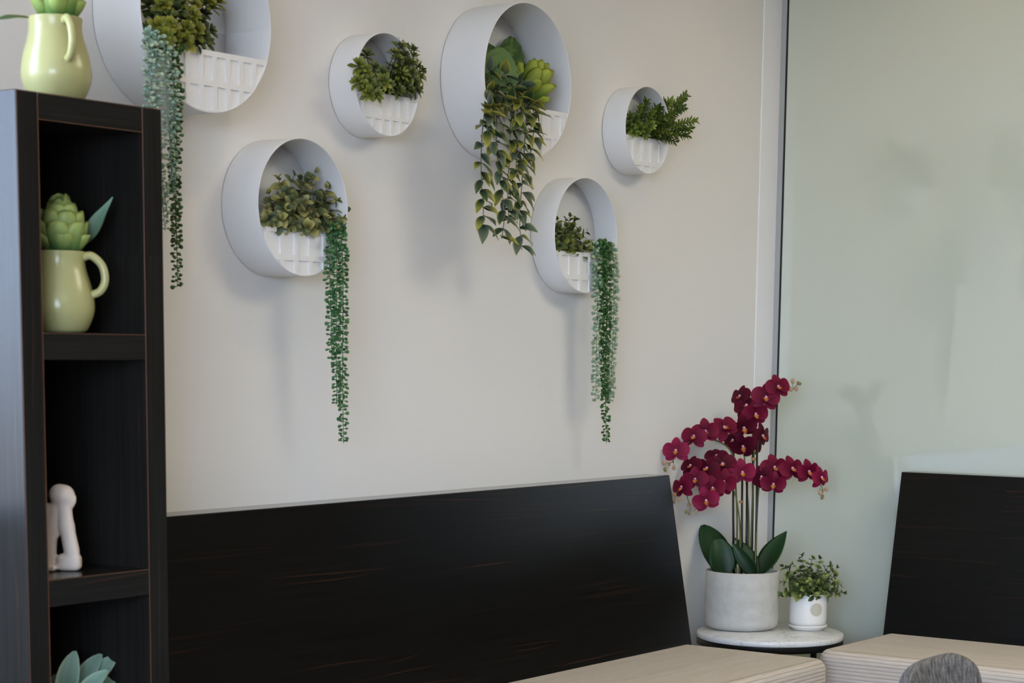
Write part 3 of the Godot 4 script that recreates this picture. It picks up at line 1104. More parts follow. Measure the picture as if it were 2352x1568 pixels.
	for t in [[1150, 240, 1184, 80, 62, .045, 0.0], [1136, 228, 1152, 106, 64, .095, 0.5], [1130, 200, 1120, 98, 50, .03, 0.0], [1134, 230, 1124, 150, 54, .105, 0.25], [1165, 240, 1172, 150, 52, .085, 0.1]]:
		var a := at_z(t[0], t[1], t[5] - 0.005)
		var b := at_z(t[2], t[3], t[5])
		var ln := a.distance_to(b)
		part("leaf", scalloped(ln, t[4] / 990.0 * 1.45, t[6]), M.leaf, o, Transform3D(aim(b - a, -cam_fwd + Vector3(0.35, 0.1, 0.2) + Vector3(-0.5, 0.3, 0) * t[6]), a))
	rebase(o, at_z(1140, 225, 0.07))
	o = thing("artichoke", "green artichoke head leaning right out of the largest planter", "artichoke", at_z(1196, 226, 0.085))
	artichoke(o, (at_z(1250, 150, 0.1) - at_z(1205, 210, 0.085)).normalized(), 0.05, 0.118, 0.5, lin(44, 84, 20), lin(162, 172, 66), true)

	# --- 4: bushy sprigs
	o = thing("boxwood_sprigs", "bushy green sprigs reaching right out of the small planter nearest the glass", "plant")
	sprigs(o)

	# --- 5: small bush and three bead strings
	o = thing("leafy_bush", "small olive green bush at the left of the bead strings", "plant")
	tips = []
	for t in [[1280, 505, .04], [1286, 520, .06], [1300, 505, .05], [1310, 498, .045], [1322, 505, .04], [1300, 520, .07], [1316, 518, .07], [1330, 530, .06], [1346, 534, .05], [1338, 545, .07], [1350, 556, .07], [1356, 568, .075], [1330, 560, .085], [1310, 545, .085], [1290, 545, .075], [1284, 565, .075], [1305, 568, .085], [1326, 572, .085], [1345, 574, .08], [1295, 535, .08], [1318, 535, .085]]:
		tips.append(at_z(t[0], t[1], t[2]))
	eucalyptus(o, Vector3(-1.15, 1.48, 0.045), Vector3(0.06, 0.008, 0.02), tips, 0.0245, 0.0150, euc2)
	o = thing("string_plant", "bead string plant of pale and dark strands in the planter nearest the corner", "plant")
	var z5 := 0.085
	bead_strand(o, [at_z(1372, 570, 0.055), at_z(1368, 576, z5), at_z(1372, 690, z5 + .004), at_z(1370, 800, z5), at_z(1368, 922, z5)], pale_beads, lin(120, 146, 122), 0.0098, 3, 0.0165, 0.0125, "pale grey-green strand")
	bead_strand(o, [at_z(1380, 566, 0.055), at_z(1384, 572, z5 + .012), at_z(1386, 700, z5 + .014), at_z(1386, 800, z5 + .012), at_z(1390, 916, z5 + .01)], dark_beads, lin(60, 100, 56), 0.0068, 4, 0.0165, 0.012, "dark green strand")
	bead_strand(o, [at_z(1388, 566, 0.055), at_z(1394, 574, z5 + .008), at_z(1394, 700, z5 + .01), at_z(1390, 860, z5 + .008), at_z(1393, 1018, z5 + .006)], dark_beads, lin(60, 100, 56), 0.0078, 3, 0.0155, 0.0125, "dark green strand")
	bead_strand(o, [at_z(1396, 572, 0.055), at_z(1408, 580, z5), at_z(1410, 690, z5 + .004), at_z(1406, 800, z5), at_z(1402, 922, z5)], pale_beads, lin(120, 146, 122), 0.0082, 3, 0.0165, 0.0125, "pale grey-green strand")
	rebase(o, at_z(1385, 572, 0.06))

# stems from base to each rosette; facing outwards and to the viewer
func rosette_bush(o: Node3D, base: Vector3, spots: Array, light: Array, dark: Array) -> void:
	var st := new_st()
	for s in spots:
		var p := at_z(s[0], s[1], s[2])
		var b := base + Vector3((p.x - base.x) * 0.5, 0, rf(-0.01, 0.015))
		var pts := smooth3([b, b.lerp(p, 0.55) + Vector3(0, 0.008, 0), p], 5)
		tube_into(st, pts, 0.0015, 0.0009, 5)
		var dir := ((p - base).normalized() * 0.8 + Vector3(-0.25, 0.15, 0.55) + rand_dir() * 0.35).normalized()
		var set_: Array = light if s[3] == 0 else dark
		part("rosette", set_[rng.randi() % set_.size()], M.leaf, o, Transform3D(aim(dir, rand_dir()).scaled_local(Vector3.ONE * rf(0.9, 1.12)), p))
	part("stems", paint(st, lin(70, 66, 40)), M.stem, o).set_meta("kind", "stuff")
	rebase(o, base)

func scalloped(length: float, width: float, bright := 0.0) -> ArrayMesh:
	var st := new_st()
	st.set_smooth_group(0)
	var nl := 22
	var nw := 6
	var g := []
	for i in nl + 1:
		var t := float(i) / nl
		var w := half_width("round", clampf(t, 0.02, 0.985)) * width * 0.5 * (1.0 + 0.06 * sin(t * 50.0))
		var row := []
		for j in nw + 1:
			var s := 2.0 * j / nw - 1.0
			var y := t * length * (1.0 - 0.1 * absf(s) * (1.0 - t))
			var vein := 0.0025 * absf(sin(t * 16.0 + absf(s) * 3.0))
			var c := lin(48, 72, 34).lerp(lin(128, 158, 96), bright).lerp(lin(96, 124, 62), 0.15 + 0.85 * pow(1.0 - absf(sin(t * 13.0 - absf(s) * 4.0)), 3.0) + (0.5 if j * 2 == nw else 0.0))
			row.append([Vector3(s * w, y, 0.22 * absf(s) * w - 0.12 * length * t * t + vein), c])
		g.append(row)
	for i in nl:
		for j in nw:
			for k in [[i, j], [i + 1, j + 1], [i, j + 1], [i, j], [i + 1, j], [i + 1, j + 1]]:
				st.set_color(g[k[0]][k[1]][1])
				st.add_vertex(g[k[0]][k[1]][0])
	return done(st)

func variegated() -> void:
	var o := thing("trailing_plant", "dark green and yellow variegated plant trailing down from the largest planter", "plant")
	var ms := []
	for c in [[lin(36, 60, 44), lin(62, 86, 52), lin(158, 152, 70), 0.25], [lin(42, 66, 46), lin(158, 156, 72), lin(176, 166, 76), 0.3], [lin(58, 76, 62), lin(92, 108, 86), lin(128, 130, 92), 0.25], [lin(66, 84, 74), lin(104, 118, 96), lin(160, 156, 96), 0.25], [lin(28, 50, 34), lin(134, 138, 58), lin(176, 166, 66), 0.3]]:
		ms.append(leaf(1.0, 0.5, "ovate", 0.35, 0.5, c[0], c[1], c[2], c[3], 8, 6, 0.03))
	var st := new_st()
	var runs := [
		[[1140, 205, .10], [1116, 250, .165], [1106, 330, .175], [1106, 420, .17], [1110, 480, .165], [1108, 536, .16]],
		[[1150, 210, .10], [1142, 260, .175], [1140, 340, .185], [1152, 430, .18], [1158, 500, .175], [1152, 548, .17]],
		[[1165, 210, .10], [1172, 260, .17], [1172, 350, .18], [1166, 420, .175], [1168, 500, .17]],
		[[1190, 215, .10], [1208, 250, .165], [1205, 330, .17], [1198, 430, .165], [1194, 510, .16], [1198, 574, .155]],
		[[1185, 210, .10], [1222, 245, .16], [1226, 300, .165], [1214, 370, .165]],
		[[1140, 205, .09], [1124, 215, .14], [1118, 270, .18], [1122, 330, .185]],
		[[1160, 200, .08], [1180, 215, .15], [1192, 260, .185], [1188, 340, .19], [1184, 400, .185]],
		[[1130, 195, .08], [1128, 172, .1], [1122, 162, .12]],
		[[1155, 195, .08], [1158, 178, .11], [1166, 172, .13]],
		[[1180, 205, .08], [1196, 198, .12], [1204, 212, .15]],
	]
	for run in runs:
		var pts := []
		for t in run:
			pts.append(at_z(t[0], t[1], t[2]))
		pts = smooth3(pts, 8)
		tube_into(st, pts, 0.0018, 0.001, 6)
		var c := Curve3D.new()
		for p in pts:
			c.add_point(p)
		var total := c.get_baked_length()
		var s := 0.035
		var turn := rf(0, PI)
		while s < total + 0.001:
			var p := c.sample_baked(minf(s, total))
			var d := (c.sample_baked(minf(s + 0.006, total)) - c.sample_baked(maxf(s - 0.006, 0))).normalized()
			for k in 2:
				var side := d.cross(Vector3(0.1, 0.2, 1).normalized()).normalized().rotated(d, turn + PI * k)
				side.z = absf(side.z) * 0.8 + side.z * 0.2
				var dir := (side + d * rf(-0.15, 0.75) + Vector3(0, -0.05, 0)).normalized()
				var up := (-d * 0.7 + Vector3(-0.3, 0.4, 0.5) + rand_dir() * 0.4)
				part("leaf", ms[rng.randi() % ms.size()], M.leaf_gloss, o, Transform3D(aim(dir, up).scaled_local(Vector3.ONE * 0.046 * rf(0.75, 1.15)), p))
			turn += PI / 2 + rf(-0.5, 0.5)
			s += 0.021 * rf(0.85, 1.15)
	part("stems", paint(st, lin(138, 142, 126)), M.stem, o).set_meta("kind", "stuff")
	rebase(o, at_z(1155, 215, 0.09))

# overlapping fleshy bracts on an egg-shaped heart; axis = direction of the tip
func artichoke(o: Node3D, axis: Vector3, radius: float, height: float, open: float, c0: Color, c1: Color, loose := false) -> void:
	var b := aim(axis, -cam_fwd)
	var xf := Transform3D(b, Vector3.ZERO)
	var n_rows := 6
	var st := new_st()
	lathe_into(st, smooth([Vector2(0.001, 0.0), Vector2(radius * 0.6, height * 0.1), Vector2(radius * 0.72, height * 0.4), Vector2(radius * 0.4, height * 0.75), Vector2(0.001, height * 0.84)], 5), 24)
	part("heart", paint(st, c0.lerp(c1, 0.35)), M.bract, o, xf)
	for i in n_rows:
		var f := float(i) / (n_rows - 1)
		var count: int = [5, 6, 6, 5, 5, 3][i]
		var rr: float = radius * [0.5, 0.74, 0.78, 0.68, 0.48, 0.2][i]
		var y: float = height * [0.0, 0.04, 0.14, 0.27, 0.4, 0.5][i]
		var ln: float = height * [0.45, 0.54, 0.58, 0.56, 0.52, 0.48][i]
		var tilt: float = [1.0, 0.62, 0.42, 0.28, 0.16, 0.06][i] + (0.06 if loose else 0.0)
		for k in count:
			var a := TAU * (k + 0.5 * (i % 2) + rf(-0.06, 0.06)) / count
			var out := Vector3(cos(a), 0, sin(a))
			var dir := (Vector3.UP * cos(tilt) + out * sin(tilt)).normalized()
			var bb := aim(dir, out)
			var tint := rf(0, 0.25)
			var m := leaf(ln, ln * (0.66 if loose else 0.92), "bract", -0.7, 0.62 if not loose else 0.4, c0.lerp(c1, tint), c1.lerp(c0, rf(0, 0.2)), c1, 0.3, 8, 6, 0.0, 0.0028)
			part("bract", m, M.bract, o, xf * Transform3D(bb, out * rr * 0.82 + Vector3(0, y, 0)))

func sprigs(o: Node3D) -> void:
	var st := new_st()
	var ms := []
	for c in [[lin(46, 66, 22), lin(98, 120, 42)], [lin(34, 50, 20), lin(72, 94, 36)], [lin(60, 80, 28), lin(132, 150, 64)]]:
		ms.append(c)
	var k := 0
	var runs := [[1448, 268, .05], [1444, 288, .07], [1470, 250, .04], [1484, 238, .045], [1460, 272, .07], [1498, 262, .06], [1512, 246, .05], [1524, 240, .06], [1538, 236, .055], [1540, 262, .075], [1520, 278, .09], [1495, 290, .09], [1470, 296, .085], [1510, 306, .09], [1532, 302, .1], [1548, 310, .105], [1548, 325, .115], [1556, 288, .1], [1572, 222, .06], [1566, 248, .065], [1592, 278, .1], [1582, 296, .11], [1575, 310, .11], [1456, 304, .08], [1484, 306, .09], [1540, 280, .085], [1500, 280, .075]]
	for t in runs:
		var tip := at_z(t[0], t[1], t[2])
		var b := Vector3(lerpf(-0.83, tip.x, 0.35), 1.785, rf(0.025, 0.05))
		var pts := smooth3([b, b.lerp(tip, 0.5) + Vector3(0, 0.012, 0), tip], 6)
		tube_into(st, pts, 0.0012, 0.0007, 5)
		var c := Curve3D.new()
		for p in pts:
			c.add_point(p)
		var total := c.get_baked_length()
		var sp := new_st()
		var s := maxf(total - 0.055, 0.01)
		var a := rf(0, TAU)
		var tone: Array = ms[k % 3]
		k += 1
		while s <= total:
			var p := c.sample_baked(s)
			var d := (c.sample_baked(minf(s + 0.004, total)) - c.sample_baked(maxf(s - 0.004, 0))).normalized()
			for n in 3:
				var side := d.cross(Vector3(0.3, 0.3, 0.9)).normalized().rotated(d, a + TAU * n / 3)
				var f := s / total
				var dir := (side * lerpf(1.0, 0.5, pow(f, 4)) + d * rf(0.5, 1.0)).normalized()
				leaf_into(sp, Transform3D(aim(dir, d), p), 0.0205 * rf(0.75, 1.1), 0.0066, "spat", 0.3, 0.3, tone[0], tone[1].lerp(lin(140, 150, 60), rf(0, 0.5) * f), tone[1], 0.0, 6, 2)
			a += 1.1
			s += 0.0042
		part("sprig", done(sp), M.leaf, o)
	part("stems", paint(st, lin(64, 60, 36)), M.stem, o).set_meta("kind", "stuff")
	rebase(o, Vector3(-0.83, 1.785, 0.04))

# ---------------------------------------------------------------- shelf contents
func jug(o: Node3D, handle_dir: float) -> void:
	# outer and inner wall in one profile
	var out := smooth([Vector2(0.036, 0.0), Vector2(0.0455, 0.006), Vector2(0.056, 0.03), Vector2(0.0578, 0.05), Vector2(0.053, 0.078), Vector2(0.0455, 0.104), Vector2(0.0435, 0.12), Vector2(0.0445, 0.1335)], 6)
	out.append(Vector2(0.0437, 0.1352))
	out.append(Vector2(0.042, 0.1346))
	for p in [Vector2(0.041, 0.12), Vector2(0.043, 0.1), Vector2(0.052, 0.06), Vector2(0.04, 0.008), Vector2(0.0001, 0.006)]:
		out.append(p)
	out.push_front(Vector2(0.0001, 0.0))
	part("body", lathe(out, 64), M.jug, o)
	var h := Vector3(cos(handle_dir), 0, sin(handle_dir))
	var pts := smooth3([h * 0.042 + Vector3(0, 0.126, 0), h * 0.056 + Vector3(0, 0.128, 0), h * 0.073 + Vector3(0, 0.112, 0), h * 0.0775 + Vector3(0, 0.088, 0), h * 0.069 + Vector3(0, 0.07, 0), h * 0.052 + Vector3(0, 0.063, 0)], 6)
	part("handle", tube(pts, 0.0068, 0.0066, 14), M.jug, o)

func side_leaf(o: Node3D, a: Vector3, b: Vector3, width: float, c0: Color, c1: Color) -> void:
	part("leaf", leaf(a.distance_to(b), width, "lance", 0.25, 0.25, c0, c1, c1, 0.0, 10, 4, 0.06), M.leaf, o, Transform3D(aim(b - a, -cam_fwd + Vector3(0, 0.5, 0)), a - o.position))

func shelf_things() -> void:
	var zj := 0.282
	var top := at_z(129, 150, zj)
	var o := thing("jug", "yellow-green ceramic jug on top of the dark shelf", "jug", Vector3(top.x, 1.6462, zj), "yellow-green jugs")
	jug(o, 1.95)
	o.name = "jug"
	var o2 := thing("artichoke", "artichoke in the jug on top of the shelf, cut by the top edge", "artichoke", Vector3(top.x + 0.004, 1.772, zj), "artichokes in jugs")
	artichoke(o2, Vector3(0.03, 1, 0.02), 0.046, 0.105, 0.2, lin(56, 104, 46), lin(156, 176, 92))
	side_leaf(o2, at_z(66, 40, zj), at_z(-14, 33, zj + 0.01), 0.014, lin(96, 110, 60), lin(92, 128, 96))
	part("stem", paint_tube([Vector3(0, -0.1, 0), Vector3(0, -0.04, 0), Vector3(0, 0.004, 0)], 0.005, lin(96, 120, 60)), M.stem, o2)
	var low := at_z(137, 690, zj)
	o = thing("jug", "yellow-green ceramic jug inside the upper compartment of the dark shelf", "jug", Vector3(low.x, 1.2672, zj), "yellow-green jugs")
	jug(o, 0.98)
	o2 = thing("artichoke", "artichoke in the jug inside the upper compartment of the shelf", "artichoke", Vector3(low.x + 0.006, 1.394, zj), "artichokes in jugs")
	artichoke(o2, Vector3(-0.02, 1, 0.06), 0.046, 0.108, 0.2, lin(50, 96, 48), lin(156, 172, 98))
	side_leaf(o2, at_z(192, 566, zj + 0.01), at_z(253, 446, zj + 0.04), 0.028, lin(70, 90, 70), lin(118, 154, 132))
	part("stem", paint_tube([Vector3(0, -0.1, 0), Vector3(0, -0.04, 0), Vector3(0, 0.004, 0)], 0.005, lin(96, 120, 60)), M.stem, o2)
	figurine()
	# grey-green plant low in the shelf
	var pb := Vector3(-3.0, 0.4582, 0.24)
	o = thing("flower_pot", "small pale pot of the grey-green plant low in the shelf", "pot", pb)
	part("body", lathe([Vector2(0.0001, 0), Vector2(0.042, 0), Vector2(0.052, 0.09), Vector2(0.049, 0.09), Vector2(0.046, 0.08), Vector2(0.0001, 0.08)], 40), M.saucer, o)
	o = thing("shelf_plant", "grey-green broad-leaved plant in the lowest visible compartment of the shelf", "plant", pb + Vector3(0, 0.082, 0))
	for t in [[160, 1640, 215, 1494, 40, .27], [175, 1640, 245, 1500, 44, .285], [150, 1650, 146, 1535, 46, .29], [190, 1640, 260, 1548, 34, .28], [140, 1660, 120, 1540, 36, .22], [165, 1660, 200, 1560, 44, .31], [210, 1650, 235, 1570, 30, .24]]:
		var a := at_z(t[0], t[1], 0.25)
		var b := at_z(t[2], t[3], t[5])
		part("leaf", leaf(a.distance_to(b) * 1.12, t[4] / 1100.0, "oblong", 0.25, 0.95, lin(70, 104, 84), lin(140, 168, 148), lin(172, 190, 160), 0.15, 12, 6, 0.04), M.leaf, o, Transform3D(aim(b - a + Vector3(0, 0.03, 0), Vector3(-0.5, 0.8, 0.4)), a - o.position))

func paint_tube(pts: Array, r: float, c: Color) -> ArrayMesh:
	var st := new_st()
	tube_into(st, pts, r, r, 8)
	return paint(st, c)

# ---- carved figurine as one smooth surface (surface nets on a grid)
func capsule(p: Vector3, a: Vector3, b: Vector3, ra: float, rb: float) -> float:
	var ab := b - a
	var t := clampf((p - a).dot(ab) / maxf(ab.length_squared(), 1e-9), 0, 1)
	return p.distance_to(a + ab * t) - lerpf(ra, rb, t)

func smin(a: float, b: float, k: float) -> float:
	var h := clampf(0.5 + 0.5 * (b - a) / k, 0, 1)
	return lerpf(b, a, h) - k * h * (1 - h)

func rbox(p: Vector3, c: Vector3, h: Vector3, r: float) -> float:
	var q := (p - c).abs() - h + Vector3.ONE * r
	return Vector3(maxf(q.x, 0), maxf(q.y, 0), maxf(q.z, 0)).length() + minf(maxf(q.x, maxf(q.y, q.z)), 0) - r

func figure_field(p: Vector3) -> float:
	# x to the right of the picture, y up, z to the viewer; units metres
	var d := capsule(p, Vector3(-0.004, 0.130, 0), Vector3(0.004, 0.129, 0.003), 0.0185, 0.0185)          # bowed head
	d = smin(d, capsule(p, Vector3(0.019, 0.119, 0.004), Vector3(0.016, 0.115, 0.004), 0.006, 0.007), 0.006)   # jaw
	d = smin(d, capsule(p, Vector3(0.0235, 0.1275, 0.004), Vector3(0.022, 0.124, 0.004), 0.0026, 0.003), 0.003)   # nose
	d = smin(d, capsule(p, Vector3(0.004, 0.112, 0.003), Vector3(0.008, 0.075, 0.004), 0.0125, 0.0125), 0.006)   # raised fore-leg
	d = smin(d, capsule(p, Vector3(0.008, 0.075, 0.004), Vector3(0.0155, 0.034, 0.004), 0.0125, 0.0135), 0.006)
	d = smin(d, rbox(p, Vector3(0.0105, 0.0145, 0.002), Vector3(0.0205, 0.0145, 0.015), 0.009), 0.004)          # block foot
	d = smin(d, rbox(p, Vector3(-0.026, 0.085, -0.006), Vector3(0.020, 0.030, 0.014), 0.007), 0.006)             # back
	d = smin(d, capsule(p, Vector3(-0.006, 0.11, -0.002), Vector3(-0.02, 0.08, -0.006), 0.011, 0.014), 0.007)
	d = smin(d, capsule(p, Vector3(-0.024, 0.065, -0.004), Vector3(-0.022, 0.01, 0.006), 0.0145, 0.0100), 0.005)   # hind leg
	d = smin(d, rbox(p, Vector3(-0.022, 0.0055, 0.012), Vector3(0.014, 0.0055, 0.014), 0.005), 0.004)
	return d

func nets(field: Callable, lo: Vector3, hi: Vector3, cell: float) -> ArrayMesh:
	var n := Vector3i(((hi - lo) / cell).ceil()) + Vector3i.ONE
	var val := PackedFloat32Array()
	val.resize(n.x * n.y * n.z)
	for z in n.z:
		for y in n.y:
			for x in n.x:
				val[x + n.x * (y + n.y * z)] = field.call(lo + Vector3(x, y, z) * cell)
	var at := {}
	var st := new_st()
	st.set_smooth_group(0)
	var corners := [Vector3i(0, 0, 0), Vector3i(1, 0, 0), Vector3i(0, 1, 0), Vector3i(1, 1, 0), Vector3i(0, 0, 1), Vector3i(1, 0, 1), Vector3i(0, 1, 1), Vector3i(1, 1, 1)]
	var edges := [[0, 1], [2, 3], [4, 5], [6, 7], [0, 2], [1, 3], [4, 6], [5, 7], [0, 4], [1, 5], [2, 6], [3, 7]]
	for z in n.z - 1:
		for y in n.y - 1:
			for x in n.x - 1:
				var v := []
				var inside := 0
				for c in corners:
					var q: float = val[x + c.x + n.x * (y + c.y + n.y * (z + c.z))]
					v.append(q)
					if q < 0:
						inside += 1
				if inside == 0 or inside == 8:
					continue
				var sum := Vector3.ZERO
				var k := 0
				for e in edges:
					if (v[e[0]] < 0) != (v[e[1]] < 0):
						var t: float = v[e[0]] / (v[e[0]] - v[e[1]])
						sum += Vector3(corners[e[0]]).lerp(Vector3(corners[e[1]]), t)
						k += 1
				at[Vector3i(x, y, z)] = lo + (Vector3(x, y, z) + sum / k) * cell
	for key in at:
		var c: Vector3i = key
		for ax in 3:
			var u := (ax + 1) % 3
			var w := (ax + 2) % 3
			var du := Vector3i.ZERO
			du[u] = 1
			var dw := Vector3i.ZERO
			dw[w] = 1
			var da := Vector3i.ZERO
			da[ax] = 1
			if not (at.has(c - du) and at.has(c - dw) and at.has(c - du - dw)):
				continue
			var a: float = val[c.x + n.x * (c.y + n.y * c.z)]
			var e := c + da
			if e.x >= n.x or e.y >= n.y or e.z >= n.z:
				continue
			var b: float = val[e.x + n.x * (e.y + n.y * e.z)]
			if (a < 0) == (b < 0):
				continue
			var q := [at[c - du - dw], at[c - dw], at[c], at[c - du]]
			if a > 0:
				q.reverse()
			quad(st, q[0], q[1], q[2], q[3])
	return done(st)

func figurine() -> void:
	var foot := at_y(146, 1309, 0.8635)
	var o := thing("figurine", "pale carved stone figurine with bowed head in the middle shelf compartment", "figurine", Vector3(foot.x, 0.8634, foot.z))
	var x := Vector3(cam_right.x, 0, cam_right.z).normalized()
	part("body", nets(figure_field, Vector3(-0.05, -0.004, -0.03), Vector3(0.056, 0.16, 0.036), 0.0032), M.statue, o, Transform3D(Basis(x, Vector3.UP, x.cross(Vector3.UP)), Vector3.ZERO))

# ---------------------------------------------------------------- table in the corner
const TABLE := Vector3(-0.4265, 0.481, 0.252)
var pot_at: Vector3
var small_at: Vector3

func corner_table() -> void:
	var o := thing("side_table", "small round table with white marble top in the corner between benches", "side table", Vector3(TABLE.x, 0, TABLE.z))
	var r := 0.2035
	var y := TABLE.y
	part("table_top", lathe([Vector2(0.0001, y - 0.016), Vector2(r - 0.002, y - 0.016), Vector2(r, y - 0.014), Vector2(r, y - 0.003), Vector2(r - 0.003, y), Vector2(0.0001, y)], 96), M.marble, o)
	part("frame", lathe([Vector2(r - 0.012, y - 0.0165), Vector2(r - 0.012, y - 0.034), Vector2(r - 0.001, y - 0.034), Vector2(r - 0.001, y - 0.0165)], 96), M.black_metal, o)
	for k in 4:
		var a := TAU * k / 4.0 + 0.2
		var c := Vector3(cos(a), 0, sin(a)) * (r - 0.008)
		part("leg", box(c + Vector3(-0.007, 0.001, -0.007), c + Vector3(0.007, y - 0.033, 0.007), 0.001), M.black_metal, o)
	part("foot_ring", lathe([Vector2(r - 0.012, 0.06), Vector2(r - 0.012, 0.05), Vector2(r - 0.002, 0.05), Vector2(r - 0.002, 0.06), Vector2(r - 0.012, 0.06)], 64), M.black_metal, o)
	part("cross_bar", box(Vector3(-r + 0.01, y - 0.034, -0.007), Vector3(r - 0.01, y - 0.026, 0.007)), M.black_metal, o)
	pot_at = at_y(1702, 1441, y + 0.0005)
	o = thing("concrete_pot", "large light grey concrete pot of the red orchid on the marble table", "pot", pot_at)
	part("body", lathe(pot_profile(0.1035, 0.163, 0.022, 0.007), 80), M.concrete, o)
	part("soil", lathe([Vector2(0.095, 0.14), Vector2(0.06, 0.146), Vector2(0.0001, 0.147)], 48), M.soil, o)
	small_at = at_y(1855, 1443.5, y + 0.0005)
	o = thing("saucer", "small white saucer under the white pot on the marble table", "saucer", small_at)
	part("dish", lathe([Vector2(0.0001, 0), Vector2(0.044, 0), Vector2(0.0465, 0.003), Vector2(0.047, 0.0055), Vector2(0.0525, 0.007), Vector2(0.0545, 0.012), Vector2(0.053, 0.014), Vector2(0.05, 0.0125), Vector2(0.046, 0.009), Vector2(0.0001, 0.009)], 64), M.saucer, o)
	small_at += Vector3(0, 0.0094, 0)
	o = thing("white_pot", "small white pot with a round beige dot, holding the leafy bush", "pot", small_at)
	part("body", lathe(pot_profile(0.052, 0.092, 0.016, 0.004), 64), M.saucer, o)
	part("soil", lathe([Vector2(0.047, 0.078), Vector2(0.0001, 0.08)], 32), M.soil, o)
	# a round dot lying on the curved side, towards the right of the view
	var st := new_st()
	var to_cam := Vector3(EYE.x - small_at.x, 0, EYE.z - small_at.z).normalized()
	var a0 := atan2(to_cam.z, to_cam.x) - 0.46
	st.set_smooth_group(0)
	var rad := 0.0185
	for k in 40:
		for j in 5:
			var q := []
			for w in [[j, k], [j + 1, k], [j + 1, k + 1], [j, k + 1]]:
				var rr: float = rad * w[0] / 5.0
				var t: float = TAU * w[1] / 40
				var s: float = a0 - rr * cos(t) / 0.0525
				q.append(Vector3(cos(s) * 0.0524, 0.0505 + rr * sin(t), sin(s) * 0.0524))
			quad(st, q[0], q[1], q[2], q[3])
	part("dot", done(st), M.sticker, o, Transform3D.IDENTITY, "round beige dot")

func pot_profile(r: float, h: float, bottom: float, wall: float) -> Array:
	var out := [Vector2(0.0001, 0.003), Vector2(r - bottom - 0.012, 0.003), Vector2(r - bottom - 0.008, 0.0)]
	for k in 7:
		var a := -PI / 2 + PI / 2 * k / 6.0
		out.append(Vector2(r - bottom + bottom * cos(a), bottom + bottom * sin(a)))
	out.append(Vector2(r, h * 0.6))
	out.append(Vector2(r - 0.0005, h - 0.003))
	out.append(Vector2(r - 0.002, h))
	out.append(Vector2(r - wall + 0.002, h))
	out.append(Vector2(r - wall, h - 0.003))
	out.append(Vector2(r - wall, h * 0.8))
	return out

